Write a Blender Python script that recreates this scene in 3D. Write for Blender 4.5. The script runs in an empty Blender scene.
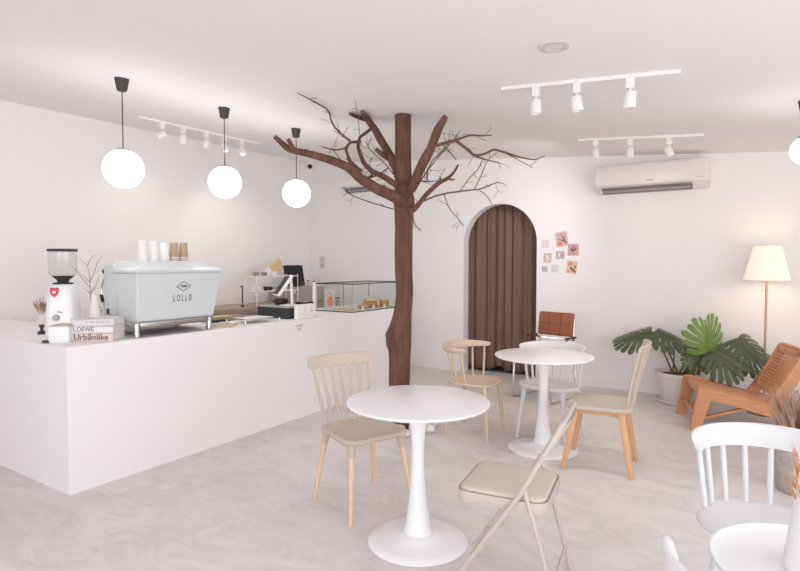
import bpy, bmesh, math, random
from mathutils import Vector, Matrix, Euler, noise
PI = math.pi
R = math.radians
random.seed(7)
SC = bpy.context.scene
COL = SC.collection

# ------------------------------------------------------------------ camera
EYE = 1.45
FPX = 552.0
PITCH = math.atan(21.5 / FPX)
YAW = math.atan(357 / FPX)
cam_d = bpy.data.cameras.new('camera')
cam_d.lens = FPX / 800 * 36
cam_d.sensor_width = 36
cam_d.clip_start = 0.02
cam = bpy.data.objects.new('camera', cam_d)
COL.objects.link(cam)
cam.location = (0, 0, EYE)
cam.rotation_euler = (PI / 2 - PITCH, 0, YAW)
SC.camera = cam

# ------------------------------------------------------------------ world, light, exposure
SC.view_settings.view_transform = 'Standard'
SC.view_settings.look = 'None'
SC.view_settings.gamma = 1
SC.view_settings.exposure = 0.46
SC.cycles.use_denoising = True
SC.cycles.max_bounces = 14
SC.cycles.diffuse_bounces = 10
SC.cycles.transparent_max_bounces = 12
SC.cycles.caustics_reflective = False
SC.cycles.caustics_refractive = False
SC.cycles.sample_clamp_indirect = 6
w = bpy.data.worlds.new('daylight')
SC.world = w
w.use_nodes = True
w.node_tree.nodes['Background'].inputs[0].default_value = (0.93, 0.96, 1.0, 1)
w.node_tree.nodes['Background'].inputs[1].default_value = 1.0


def area(name, loc, rot, sx, sy, power, col):
    l = bpy.data.lights.new(name, 'AREA')
    l.shape = 'RECTANGLE'
    l.size, l.size_y, l.energy, l.color = sx, sy, power, col
    o = bpy.data.objects.new(name, l)
    COL.objects.link(o)
    o.location, o.rotation_euler = loc, rot
    return o


def spot(name, loc, target, power, col, size=60, blend=0.9, rad=0.04):
    l = bpy.data.lights.new(name, 'SPOT')
    l.energy, l.color, l.spot_size, l.spot_blend, l.shadow_soft_size = power, col, R(size), blend, rad
    o = bpy.data.objects.new(name, l)
    COL.objects.link(o)
    o.location = loc
    o.rotation_euler = (Vector(target) - Vector(loc)).to_track_quat('-Z', 'Y').to_euler()
    return o


def point(name, loc, power, col, rad=0.1):
    l = bpy.data.lights.new(name, 'POINT')
    l.energy, l.color, l.shadow_soft_size = power, col, rad
    o = bpy.data.objects.new(name, l)
    COL.objects.link(o)
    o.location = loc
    return o


# daylight through the shop front behind the camera and the side windows
area('daylight_front', (.2, -2.95, 1.35), (R(97), 0, R(-6)), 4.6, 2.1, 84, (0.97, 0.975, 1.0))
area('daylight_side', (2.72, 1.2, 1.3), (R(96), 0, R(90)), 5.6, 1.8, 50, (1.0, 0.985, 0.98))

# ------------------------------------------------------------------ sight lines of the survey
cF = Vector((-math.sin(YAW), math.cos(YAW), 0))
cR = Vector((math.cos(YAW), math.sin(YAW), 0))
cU = Vector((0, 0, 1))
vF = cF * math.cos(PITCH) - cU * math.sin(PITCH)
vU = cU * math.cos(PITCH) + cF * math.sin(PITCH)
E0 = Vector((0, 0, EYE))


def ray(x, y):
    return vF + cR * ((x - 400) / FPX) + vU * ((285.5 - y) / FPX)


def atz(x, y, z=0.0):
    d = ray(x, y)
    return E0 + d * ((z - EYE) / d.z)


def aty(x, y, Y):
    d = ray(x, y)
    return E0 + d * (Y / d.y)


def atd(x, y, dep):
    return E0 + ray(x, y) * dep


def ceil_z(X, Y):
    return 3.06 - 0.08 * (X + 6.05) + 0.014 * (Y - 6.68)


# ------------------------------------------------------------------ materials
def mat(name, col, rough=0.5, metal=0.0, spec=0.5, var=0.0, scale=8.0, bump=0.0, bscale=40.0, emit=None, es=0.0,
        trans=0.0, ior=1.45, coat=0.0, stretch=None, sss=0.0, sheen=0.0):
    m = bpy.data.materials.new(name)
    m.use_nodes = True
    nt = m.node_tree
    b = nt.nodes['Principled BSDF']
    b.inputs['Base Color'].default_value = (*col, 1)
    b.inputs['Roughness'].default_value = rough
    b.inputs['Metallic'].default_value = metal
    b.inputs['Specular IOR Level'].default_value = spec
    b.inputs['IOR'].default_value = ior
    b.inputs['Transmission Weight'].default_value = trans
    b.inputs['Coat Weight'].default_value = coat
    if sheen:
        b.inputs['Sheen Weight'].default_value = sheen
    if sss:
        b.inputs['Subsurface Weight'].default_value = sss
        b.inputs['Subsurface Radius'].default_value = (0.02, 0.02, 0.02)
    if emit:
        b.inputs['Emission Color'].default_value = (*emit, 1)
        b.inputs['Emission Strength'].default_value = es
    tc = None
    if var or bump:
        tc = nt.nodes.new('ShaderNodeTexCoord')
        mp = nt.nodes.new('ShaderNodeMapping')
        nt.links.new(tc.outputs['Object'], mp.inputs[0])
        if stretch:
            mp.inputs['Scale'].default_value = stretch
    if var:
        n = nt.nodes.new('ShaderNodeTexNoise')
        n.inputs['Scale'].default_value = scale
        n.inputs['Detail'].default_value = 6
        n.inputs['Roughness'].default_value = 0.6
        nt.links.new(mp.outputs[0], n.inputs['Vector'])
        cr = nt.nodes.new('ShaderNodeValToRGB')
        cr.color_ramp.elements[0].position = 0.3
        cr.color_ramp.elements[1].position = 0.7
        cr.color_ramp.elements[0].color = (*[max(0, c * (1 - var)) for c in col], 1)
        cr.color_ramp.elements[1].color = (*[min(1, c * (1 + var)) for c in col], 1)
        nt.links.new(n.outputs['Fac'], cr.inputs[0])
        nt.links.new(cr.outputs[0], b.inputs['Base Color'])
    if bump:
        n2 = nt.nodes.new('ShaderNodeTexNoise')
        n2.inputs['Scale'].default_value = bscale
        n2.inputs['Detail'].default_value = 5
        nt.links.new(mp.outputs[0], n2.inputs['Vector'])
        bp = nt.nodes.new('ShaderNodeBump')
        bp.inputs['Strength'].default_value = bump
        bp.inputs['Distance'].default_value = 0.01
        nt.links.new(n2.outputs['Fac'], bp.inputs['Height'])
        nt.links.new(bp.outputs[0], b.inputs['Normal'])
    return m


M = {}
M['wall'] = mat('white_plaster', (0.875, 0.857, 0.853), 0.85, spec=0.2, var=0.012, scale=1.2, bump=0.05, bscale=25)
M['ceiling'] = mat('white_ceiling_paint', (0.87, 0.854, 0.854), 0.9, spec=0.15, var=0.01, scale=1.0)
M['counter'] = mat('white_counter_paint', (0.865, 0.86, 0.86), 0.5, spec=0.35, var=0.01, scale=2, bump=0.03, bscale=10)
M['white'] = mat('white_lacquer', (0.83, 0.835, 0.845), 0.28, spec=0.5)
M['white_plastic'] = mat('white_chair_plastic', (0.70, 0.71, 0.73), 0.42, spec=0.4)
M['white_metal'] = mat('white_powder_coat', (0.84, 0.83, 0.82), 0.4)
M['beige'] = mat('beige_plastic', (0.53, 0.45, 0.37), 0.48, spec=0.35)
M['taupe'] = mat('taupe_plastic', (0.52, 0.455, 0.385), 0.48, spec=0.35)
M['cream'] = mat('pale_wood_stain', (0.64, 0.51, 0.395), 0.45, var=0.06, scale=6, stretch=(8, 8, 1))
M['light_wood'] = mat('pale_beech_wood', (0.72, 0.53, 0.39), 0.5, var=0.07, scale=9, stretch=(9, 9, 0.8))
M['leg_wood'] = mat('warm_beech_wood', (0.66, 0.38, 0.21), 0.45, var=0.08, scale=9, stretch=(9, 9, 0.8))
M['teak'] = mat('orange_teak_wood', (0.59, 0.285, 0.145), 0.42, var=0.16, scale=8, stretch=(10, 1.2, 10))
M['teak_dark'] = mat('teak_slats', (0.47, 0.20, 0.085), 0.5, var=0.15, scale=20)
M['fold'] = mat('greige_painted_steel', (0.53, 0.475, 0.435), 0.4, spec=0.45)
M['fold_pad'] = mat('greige_vinyl', (0.60, 0.535, 0.475), 0.5)
M['fold_seam'] = mat('grey_brown_seam', (0.30, 0.25, 0.22), 0.6)
M['rubber'] = mat('brown_rubber', (0.22, 0.16, 0.14), 0.7)
M['bark'] = mat('brown_bark', (0.155, 0.078, 0.058), 0.8, spec=0.2, var=0.35, scale=5, bump=0.9, bscale=14, stretch=(4, 4, 0.7))
M['twig'] = mat('thin_brown_twigs', (0.16, 0.085, 0.065), 0.8)
M['saw_cut'] = mat('bark_of_sawn_end', (0.30, 0.17, 0.12), 0.85, var=0.2, scale=30)
M['curtain'] = mat('brown_curtain_cloth', (0.205, 0.13, 0.098), 0.85, spec=0.1, var=0.06, scale=3, sheen=0.15)
M['black'] = mat('black_plastic', (0.022, 0.022, 0.024), 0.4)
M['charcoal'] = mat('charcoal_metal', (0.035, 0.036, 0.04), 0.5)
M['screen'] = mat('dark_screen_glass', (0.02, 0.025, 0.03), 0.45, spec=0.15)
M['chrome'] = mat('chrome', (0.72, 0.70, 0.68), 0.15, metal=1)
M['steel'] = mat('brushed_steel', (0.52, 0.50, 0.48), 0.3, metal=1)
M['machine'] = mat('pale_blue_grey_enamel', (0.655, 0.70, 0.715), 0.35, spec=0.45)
M['glass'] = mat('clear_glass', (0.96, 0.985, 0.98), 0.03, trans=1.0, ior=1.12)
M['thin_glass'] = bpy.data.materials.new('thin_clear_pane')
M['thin_glass'].use_nodes = True
_nt = M['thin_glass'].node_tree
_nt.nodes.clear()
_o = _nt.nodes.new('ShaderNodeOutputMaterial')
_mx = _nt.nodes.new('ShaderNodeMixShader')
_t = _nt.nodes.new('ShaderNodeBsdfTransparent')
_g = _nt.nodes.new('ShaderNodeBsdfGlossy')
_lw = _nt.nodes.new('ShaderNodeLayerWeight')
_fr = _nt.nodes.new('ShaderNodeMath')
_fr.operation = 'MULTIPLY_ADD'
_pw = _nt.nodes.new('ShaderNodeMath')
_pw.operation = 'POWER'
_pw.inputs[1].default_value = 4
_nt.links.new(_lw.outputs['Facing'], _pw.inputs[0])
_nt.links.new(_pw.outputs[0], _fr.inputs[0])
_fr.inputs[1].default_value = .45
_fr.inputs[2].default_value = .03
_t.inputs[0].default_value = (0.955, 0.97, 0.965, 1)
_g.inputs['Roughness'].default_value = 0.03
_nt.links.new(_fr.outputs[0], _mx.inputs[0])
_nt.links.new(_t.outputs[0], _mx.inputs[1])
_nt.links.new(_g.outputs[0], _mx.inputs[2])
_nt.links.new(_mx.outputs[0], _o.inputs[0])
M['globe'] = mat('glowing_opal_glass', (0.95, 0.95, 0.95), 0.3, emit=(1.0, 0.975, 0.96), es=7.5)
M['cord'] = mat('dark_cord', (0.05, 0.045, 0.045), 0.6)
M['canopy'] = mat('dark_grey_canopy', (0.045, 0.042, 0.043), 0.5)
M['paper_cup'] = mat('white_paper', (0.84, 0.83, 0.82), 0.7)
M['kraft'] = mat('kraft_paper', (0.46, 0.35, 0.24), 0.8, var=0.05, scale=20)
M['pink_paper'] = mat('pale_pink_cover', (0.74, 0.61, 0.58), 0.6)
M['book_white'] = mat('white_book_cover', (0.80, 0.79, 0.79), 0.5)
M['book_grey'] = mat('pale_grey_book_cover', (0.70, 0.69, 0.70), 0.5)
M['pages'] = mat('book_pages', (0.78, 0.75, 0.72), 0.8)
M['ink'] = mat('black_ink', (0.03, 0.025, 0.03), 0.6)
M['ink_soft'] = mat('soft_grey_ink', (0.42, 0.38, 0.38), 0.7)
M['ink_brown'] = mat('dark_brown_ink', (0.16, 0.10, 0.09), 0.6)
M['red'] = mat('red_enamel', (0.55, 0.03, 0.07), 0.35)
M['ceramic'] = mat('warm_white_ceramic', (0.76, 0.69, 0.65), 0.45)
M['pot'] = mat('white_glazed_pot', (0.72, 0.69, 0.675), 0.35)
M['soil'] = mat('dark_soil', (0.10, 0.05, 0.035), 0.95, var=0.3, scale=40, bump=0.6, bscale=60)
M['leaf_dark'] = mat('dark_monstera_leaf', (0.075, 0.098, 0.052), 0.4, var=0.2, scale=9)
M['leaf_mid'] = mat('green_monstera_leaf', (0.095, 0.135, 0.05), 0.4, var=0.22, scale=9)
M['leaf_bright'] = mat('fresh_green_monstera_leaf', (0.17, 0.28, 0.075), 0.4, var=0.22, scale=9)
M['stem'] = mat('olive_stem', (0.16, 0.15, 0.08), 0.5)
M['brass'] = mat('copper_brass', (0.52, 0.33, 0.24), 0.35, metal=0.8)
M['shade'] = mat('pleated_cream_shade', (0.86, 0.80, 0.72), 0.8, emit=(1.0, 0.86, 0.74), es=0.2)
M['leather'] = mat('tan_brown_leather', (0.31, 0.105, 0.05), 0.45, var=0.12, scale=14, bump=0.25, bscale=60)
M['seam'] = mat('dark_leather_seam', (0.10, 0.035, 0.02), 0.6)
M['stone_vase'] = mat('rough_grey_stoneware', (0.46, 0.42, 0.40), 0.9, var=0.18, scale=22, bump=0.8, bscale=35)
M['dry_grass'] = mat('dried_brown_grass', (0.46, 0.31, 0.235), 0.9, var=0.2, scale=30)
M['dry_orange'] = mat('dried_orange_stems', (0.55, 0.30, 0.17), 0.9, var=0.2, scale=30)
M['marble'] = mat('white_marble_stone', (0.80, 0.77, 0.74), 0.5, var=0.1, scale=9)
M['vein'] = mat('dark_vein', (0.13, 0.09, 0.08), 0.7)
M['ac'] = mat('ivory_air_conditioner_plastic', (0.83, 0.79, 0.765), 0.22, spec=0.5)
M['ac_dark'] = mat('grey_louver', (0.22, 0.19, 0.20), 0.5)
M['grey_box'] = mat('warm_grey_appliance', (0.40, 0.36, 0.36), 0.55)
M['board'] = mat('pale_cutting_board', (0.62, 0.49, 0.34), 0.6, var=0.08, scale=10)
M['tan_board'] = mat('tan_board', (0.70, 0.52, 0.30), 0.6, var=0.05, scale=10)
M['bar_wood'] = mat('back_bar_wood', (0.40, 0.30, 0.22), 0.55, var=0.12, scale=8)
M['pastry'] = mat('golden_pastry', (0.55, 0.28, 0.11), 0.6, var=0.3, scale=25, bump=0.4, bscale=40)
M['pastry_pale'] = mat('pale_icing', (0.78, 0.69, 0.47), 0.6, var=0.15, scale=25)
M['coral'] = mat('coral_print', (0.78, 0.25, 0.15), 0.6)
M['frosted'] = mat('grey_frosted_board', (0.56, 0.56, 0.54), 0.5)
M['spot_glow'] = mat('lit_lamp_face', (0.9, 0.9, 0.9), 0.4, emit=(1.0, 0.95, 0.88), es=2.2)
M['downlight'] = mat('downlight_ring', (0.63, 0.59, 0.61), 0.6)
M['downlight_lens'] = mat('downlight_lens', (0.74, 0.70, 0.71), 0.4)


def floor_mat():
    m = mat('polished_micro_cement', (0.62, 0.56, 0.54), 0.3, spec=0.4)
    nt = m.node_tree
    b = nt.nodes['Principled BSDF']
    tc = nt.nodes.new('ShaderNodeTexCoord')
    mp = nt.nodes.new('ShaderNodeMapping')
    mp.inputs['Scale'].default_value = (0.8, 1.5, 1)
    mp.inputs['Rotation'].default_value = (0, 0, 0.5)
    nt.links.new(tc.outputs['Object'], mp.inputs[0])
    n = nt.nodes.new('ShaderNodeTexNoise')
    n.inputs['Scale'].default_value = 3.2
    n.inputs['Detail'].default_value = 12
    n.inputs['Roughness'].default_value = 0.78
    n.inputs['Distortion'].default_value = 1.1
    nt.links.new(mp.outputs[0], n.inputs['Vector'])
    cr = nt.nodes.new('ShaderNodeValToRGB')
    e = cr.color_ramp.elements
    e[0].position, e[0].color = 0.32, (0.56, 0.523, 0.512, 1)
    e[1].position, e[1].color = 0.66, (0.74, 0.71, 0.71, 1)
    x = e.new(0.5)
    x.color = (0.67, 0.637, 0.632, 1)
    nt.links.new(n.outputs['Fac'], cr.inputs[0])
    nt.links.new(cr.outputs[0], b.inputs['Base Color'])
    rr = nt.nodes.new('ShaderNodeMapRange')
    rr.inputs['To Min'].default_value = 0.22
    rr.inputs['To Max'].default_value = 0.45
    nt.links.new(n.outputs['Fac'], rr.inputs['Value'])
    nt.links.new(rr.outputs[0], b.inputs['Roughness'])
    bp = nt.nodes.new('ShaderNodeBump')
    bp.inputs['Strength'].default_value = 0.06
    bp.inputs['Distance'].default_value = 0.01
    nt.links.new(n.outputs['Fac'], bp.inputs['Height'])
    nt.links.new(bp.outputs[0], b.inputs['Normal'])
    return m


M['floor'] = floor_mat()


# ------------------------------------------------------------------ mesh helpers
def B():
    return bmesh.new()


def add_faces(bm, vs, fs):
    v = [bm.verts.new(p) for p in vs]
    for f in fs:
        try:
            bm.faces.new([v[i] for i in f])
        except ValueError:
            pass
    return v


def box(bm, c, s, rot=None, bev=0.0, seg=2):
    """box centred on c with size s"""
    t = bmesh.new()
    bmesh.ops.create_cube(t, size=1)
    bmesh.ops.scale(t, vec=s, verts=t.verts)
    if bev:
        bmesh.ops.bevel(t, geom=list(t.edges), offset=bev, segments=seg, profile=0.5, affect='EDGES')
    mtx = Matrix.Translation(c)
    if rot is not None:
        mtx = mtx @ (rot.to_matrix().to_4x4() if isinstance(rot, Euler) else rot.to_4x4())
    t.transform(mtx)
    me = bpy.data.meshes.new('tmp')
    t.to_mesh(me)
    t.free()
    bm.from_mesh(me)
    bpy.data.meshes.remove(me)


def bar(bm, a, b, w, d, w2=None, d2=None, up=(0, 0, 1), bev=0.0):
    """straight bar of rectangular section from a to b, tapering"""
    a, b = Vector(a), Vector(b)
    w2 = w if w2 is None else w2
    d2 = d if d2 is None else d2
    z = (b - a).normalized()
    x = Vector(up).cross(z)
    if x.length < 1e-4:
        x = Vector((1, 0, 0))
    x.normalize()
    y = z.cross(x)
    t = bmesh.new()
    vs = []
    for p, ww, dd in ((a, w, d), (b, w2, d2)):
        for sx, sy in ((-1, -1), (1, -1), (1, 1), (-1, 1)):
            vs.append(p + x * sx * ww / 2 + y * sy * dd / 2)
    add_faces(t, vs, [(3, 2, 1, 0), (4, 5, 6, 7), (0, 1, 5, 4), (1, 2, 6, 5), (2, 3, 7, 6), (3, 0, 4, 7)])
    if bev:
        bmesh.ops.bevel(t, geom=list(t.edges), offset=bev, segments=2, profile=0.5, affect='EDGES')
    me = bpy.data.meshes.new('tmp')
    t.to_mesh(me)
    t.free()
    bm.from_mesh(me)
    bpy.data.meshes.remove(me)


def tube(bm, pts, rad, seg=10, cap=True, flat=1.0, smooth=0):
    pts = [Vector(p) for p in pts]
    if not hasattr(rad, '__len__'):
        rad = [rad] * len(pts)
    rad = list(rad)
    for _ in range(smooth):
        np_, nr = [pts[0]], [rad[0]]
        for i in range(len(pts) - 1):
            np_ += [pts[i].lerp(pts[i + 1], 0.25), pts[i].lerp(pts[i + 1], 0.75)]
            nr += [rad[i] * 0.75 + rad[i + 1] * 0.25, rad[i] * 0.25 + rad[i + 1] * 0.75]
        np_.append(pts[-1])
        nr.append(rad[-1])
        pts, rad = np_, nr
    n = len(pts)
    T = []
    for i in range(n):
        t = pts[min(i + 1, n - 1)] - pts[max(i - 1, 0)]
        T.append(t.normalized() if t.length > 1e-9 else Vector((0, 0, 1)))
    ref = Vector((0, 0, 1)) if abs(T[0].z) < 0.9 else Vector((0, 1, 0))
    x = ref.cross(T[0]).normalized()
    rings = []
    for i in range(n):
        x = (x - T[i] * x.dot(T[i]))
        x.normalize()
        y = T[i].cross(x)
        rings.append([bm.verts.new(pts[i] + (x * math.cos(a) + y * math.sin(a) * flat) * rad[i])
                      for a in [2 * PI * k / seg for k in range(seg)]])
    for i in range(n - 1):
        for k in range(seg):
            bm.faces.new((rings[i][k], rings[i][(k + 1) % seg], rings[i + 1][(k + 1) % seg], rings[i + 1][k]))
    if cap:
        bm.faces.new(rings[0][::-1])
        bm.faces.new(rings[-1])


def lathe(bm, prof, seg=48, c=(0, 0, 0), cap=True):
    c = Vector(c)
    rings = []
    for r, z in prof:
        if r < 1e-5:
            rings.append([bm.verts.new(c + Vector((0, 0, z)))])
        else:
            rings.append([bm.verts.new(c + Vector((r * math.cos(2 * PI * k / seg), r * math.sin(2 * PI * k / seg), z)))
                          for k in range(seg)])
    for a, b in zip(rings, rings[1:]):
        for k in range(seg):
            k2 = (k + 1) % seg
            if len(a) == 1 and len(b) == 1:
                continue
            if len(a) == 1:
                bm.faces.new((a[0], b[k2], b[k]))
            elif len(b) == 1:
                bm.faces.new((a[k], a[k2], b[0]))
            else:
                bm.faces.new((a[k], a[k2], b[k2], b[k]))
    if cap:
        if len(rings[0]) > 1:
            bm.faces.new(rings[0][::-1])
        if len(rings[-1]) > 1:
            bm.faces.new(rings[-1])


def slab(bm, outline, layers, c=(0, 0, 0)):
    """stack of scaled copies of a plan outline: layers = [(scale_offset, z)], offset shrinks towards the centre"""
    n = len(outline)
    cx = sum(p[0] for p in outline) / n
    cy = sum(p[1] for p in outline) / n
    rings = []
    for off, z in layers:
        ring = []
        for x, y in outline:
            d = math.hypot(x - cx, y - cy)
            k = (d - off) / d
            zz = z(x, y) if callable(z) else z
            ring.append(bm.verts.new((c[0] + cx + (x - cx) * k, c[1] + cy + (y - cy) * k, c[2] + zz)))
        rings.append(ring)
    for a, b in zip(rings, rings[1:]):
        for k in range(n):
            bm.faces.new((a[k], a[(k + 1) % n], b[(k + 1) % n], b[k]))
    bm.faces.new(rings[0][::-1])
    bm.faces.new(rings[-1])


def prism(bm, poly, d, mtx=None):
    """polygon in the local XZ plane extruded along +Y by d"""
    n = len(poly)
    vs = [Vector((x, 0, z)) for x, z in poly] + [Vector((x, d, z)) for x, z in poly]
    if mtx:
        vs = [mtx @ v for v in vs]
    fs = [tuple(range(n)), tuple(range(2 * n - 1, n - 1, -1))] + [(k + n, (k + 1) % n + n, (k + 1) % n, k) for k in range(n)]
    add_faces(bm, vs, fs)


def sweep(bm, stations, smooth=True):
    """stations: list of rings (same number of points) joined and capped"""
    rings = [[bm.verts.new(p) for p in st] for st in stations]
    n = len(rings[0])
    for a, b in zip(rings, rings[1:]):
        for k in range(n):
            bm.faces.new((a[k], a[(k + 1) % n], b[(k + 1) % n], b[k]))
    bm.faces.new(rings[0][::-1])
    bm.faces.new(rings[-1])


def rr(w, d, r, n=5):
    """rounded rectangle outline"""
    out = []
    for cx, cy, a0 in ((w / 2 - r, d / 2 - r, 0), (-w / 2 + r, d / 2 - r, 90), (-w / 2 + r, -d / 2 + r, 180), (w / 2 - r, -d / 2 + r, 270)):
        for k in range(n + 1):
            a = R(a0 + 90 * k / n)
            out.append((cx + r * math.cos(a), cy + r * math.sin(a)))
    return out


def obj(name, bm, m, parent=None, smooth=True, ang=35, label=None):
    bmesh.ops.recalc_face_normals(bm, faces=bm.faces)
    me = bpy.data.meshes.new(name)
    bm.to_mesh(me)
    bm.free()
    me.materials.append(M[m] if isinstance(m, str) else m)
    if smooth:
        me.polygons.foreach_set('use_smooth', [True] * len(me.polygons))
        me.set_sharp_from_angle(angle=R(ang))
    o = bpy.data.objects.new(name, me)
    COL.objects.link(o)
    if parent:
        o.parent = parent
    if label:
        o['label'] = label
    return o


def tag(o, label, cat, group=None, kind=None):
    o['label'] = label
    o['category'] = cat
    if group:
        o['group'] = group
    if kind:
        o['kind'] = kind
    return o


def thing(name, label, cat, loc=(0, 0, 0), rz=0.0, group=None, kind=None):
    o = bpy.data.objects.new(name, None)
    o.empty_display_size = 0.05
    COL.objects.link(o)
    o.location = loc
    o.rotation_euler = (0, 0, rz)
    return tag(o, label, cat, group, kind)


def struct(name, bm, m, label, cat='wall', smooth=False):
    return tag(obj(name, bm, m, None, smooth), label, cat, None, 'structure')


def copy_tree(o, parent=None):
    c = o.copy()
    COL.objects.link(c)
    if parent:
        c.parent = parent
    for ch in list(o.children):
        copy_tree(ch, c)
    return c


def front(fx, fy):
    return math.atan2(fx, -fy)


def text(name, s, size, mtx, m, parent, sx=1.0, align='CENTER', ext=0.0006, space=1.0, bold=0.0, label=None):
    cu = bpy.data.curves.new(name, 'FONT')
    cu.body = s
    cu.size = size
    cu.align_x = align
    cu.align_y = 'CENTER'
    cu.extrude = ext
    cu.space_character = space
    cu.offset = bold
    cu.resolution_u = 3
    t = bpy.data.objects.new('tmp_text', cu)
    COL.objects.link(t)
    bpy.context.view_layer.update()
    me = bpy.data.meshes.new_from_object(t.evaluated_get(bpy.context.evaluated_depsgraph_get()))
    bpy.data.objects.remove(t)
    bpy.data.curves.remove(cu)
    me.transform(mtx @ Matrix.Diagonal((sx, 1, 1, 1)))
    me.materials.clear()
    me.materials.append(M[m])
    me.name = name
    o = bpy.data.objects.new(name, me)
    COL.objects.link(o)
    o.parent = parent
    if label:
        o['label'] = label
    return o


def face_mtx(loc, nx, ny, tilt=0.0, roll=0.0):
    """text plane whose normal points (nx, ny) horizontally"""
    return Matrix.Translation(loc) @ Matrix.Rotation(front(nx, ny), 4, 'Z') @ Matrix.Rotation(PI / 2 + tilt, 4, 'X') @ Matrix.Rotation(roll, 4, 'Z')


# ================================================================== SETTING
XL, XR, YF, YB = -6.05, 2.8, -3.0, 6.68
bm = B()
box(bm, ((XL + XR) / 2, (YF + 8.0) / 2, -0.05), (XR - XL + 0.4, 8.0 - YF + 0.2, 0.1))
struct('floor', bm, 'floor', 'pale pinkish grey polished cement floor', 'floor')
bm = B()
cs = [(XL - .2, YF - .2), (XR + .2, YF - .2), (XR + .2, YB + .16), (XL - .2, YB + .16)]
add_faces(bm, [(x, y, ceil_z(x, y)) for x, y in cs] + [(x, y, ceil_z(x, y) + .1) for x, y in cs],
          [(0, 1, 2, 3), (7, 6, 5, 4), (0, 4, 5, 1), (1, 5, 6, 2), (2, 6, 7, 3), (3, 7, 4, 0)])
struct('ceiling', bm, 'ceiling', 'white gently sloping plain ceiling', 'ceiling')
bm = B()
box(bm, (XL - .08, (YF + YB) / 2, 1.6), (.16, YB - YF + .3, 3.2))
struct('wall_left', bm, 'wall', 'white plain wall behind the counter')
AX0, AX1, ATOP = -3.305, -2.30, 2.225
ar = (AX1 - AX0) / 2
acx = (AX0 + AX1) / 2
bm = B()
apts = []
for k in range(33):
    a = PI - PI * k / 32
    apts.append((acx + ar * math.cos(a), ATOP - ar + ar * math.sin(a)))
MY = Matrix.Translation((0, YB, 0))
prism(bm, [(XL - .2, 0), (AX0, 0), (AX0, 3.2), (XL - .2, 3.2)], .15, MY)
prism(bm, [(AX1, 0), (XR + .2, 0), (XR + .2, 3.2), (AX1, 3.2)], .15, MY)
for (x0_, z0_), (x1_, z1_) in zip(apts, apts[1:]):
    prism(bm, [(x0_, z0_), (x1_, z1_), (x1_, 3.2), (x0_, 3.2)], .15, MY)
bmesh.ops.remove_doubles(bm, verts=bm.verts, dist=1e-5)
struct('wall_back', bm, 'wall', 'white back wall with an arched doorway')
bm = B()
box(bm, (acx, 8.0, 1.6), (2.6, .1, 3.2))
box(bm, (acx - 1.3, 7.4, 1.6), (.1, 1.3, 3.2))
box(bm, (acx + 1.3, 7.4, 1.6), (.1, 1.3, 3.2))
box(bm, (acx, 7.4, 2.75), (2.6, 1.3, .1))
struct('wall_alcove', bm, 'wall', 'white walls of the passage behind the curtain')
# shop front behind the camera: big openings, and side windows
bm = B()
box(bm, ((XL + XR) / 2, YF - .08, .12), (XR - XL + .3, .16, .24))
box(bm, ((XL + XR) / 2, YF - .08, 2.85), (XR - XL + .3, .16, .8))
box(bm, (-4.1, YF - .08, 1.4), (4.2, .16, 2.8))
box(bm, (XR - .2, YF - .08, 1.4), (.5, .16, 2.8))
for x in (.3,):
    box(bm, (x, YF - .08, 1.4), (.08, .1, 2.8))
struct('wall_front', bm, 'wall', 'white shop front wall with wide openings')
bm = B()
box(bm, (XR + .08, (YF + YB) / 2, .18), (.16, YB - YF + .3, .36))
box(bm, (XR + .08, (YF + YB) / 2, 2.75), (.16, YB - YF + .3, 1.0))
box(bm, (XR + .08, YF + .95, 1.4), (.16, 2.2, 2.8))
box(bm, (XR + .08, 5.4, 1.4), (.16, 2.7, 2.8))
struct('wall_right', bm, 'wall', 'white side wall with a wide window opening')

# ================================================================== COUNTER
CX, CY, CYE, CZ = -3.59, 1.735, 5.68, 0.93
t = thing('service_counter', 'long white L-shaped service counter with plain panelled front', 'counter', (CX, CY, 0))
bm = B()
LSH = Matrix(((1, 0, 0, 0), (0, 0, 1, 0), (0, -1, 0, .87), (0, 0, 0, 1)))
prism(bm, [(0, 0), (0, CYE - CY), (-.76, CYE - CY), (-.76, .62), (-2.44, .62), (-2.44, 0)], .87, LSH)
obj('body', bm, 'counter', t, False)
bm = B()
prism(bm, [(0, 0), (0, CYE - CY), (-.76, CYE - CY), (-.76, .62), (-2.45, .62), (-2.45, 0)], .06,
      Matrix(((1, 0, 0, 0), (0, 0, 1, 0), (0, -1, 0, .93), (0, 0, 0, 1))))
obj('countertop', bm, 'counter', t, False)
# printed words on the front of the counter
text('lettering', 'ORDER', .028, face_mtx((.003, 2.075, .873), 1, 0), 'ink_soft', t, 1.1, label='small grey lettering in two lines under the till')
text('lettering', 'HERE', .024, face_mtx((.003, 2.075, .838), 1, 0), 'ink_soft', t, 1.0, label='second line of the small grey lettering')
t = thing('back_bar', 'wood-topped back bar against the left wall behind the counter', 'counter', (-6.04, 3.5, 0))
bm = B()
box(bm, (.32, 1.55, .43), (.6, 3.1, .86))
obj('body', bm, 'grey_box', t, False)
bm = B()
box(bm, (.325, 1.55, .88), (.64, 3.14, .04))
obj('countertop', bm, 'bar_wood', t, False)
BZ = .90

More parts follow.
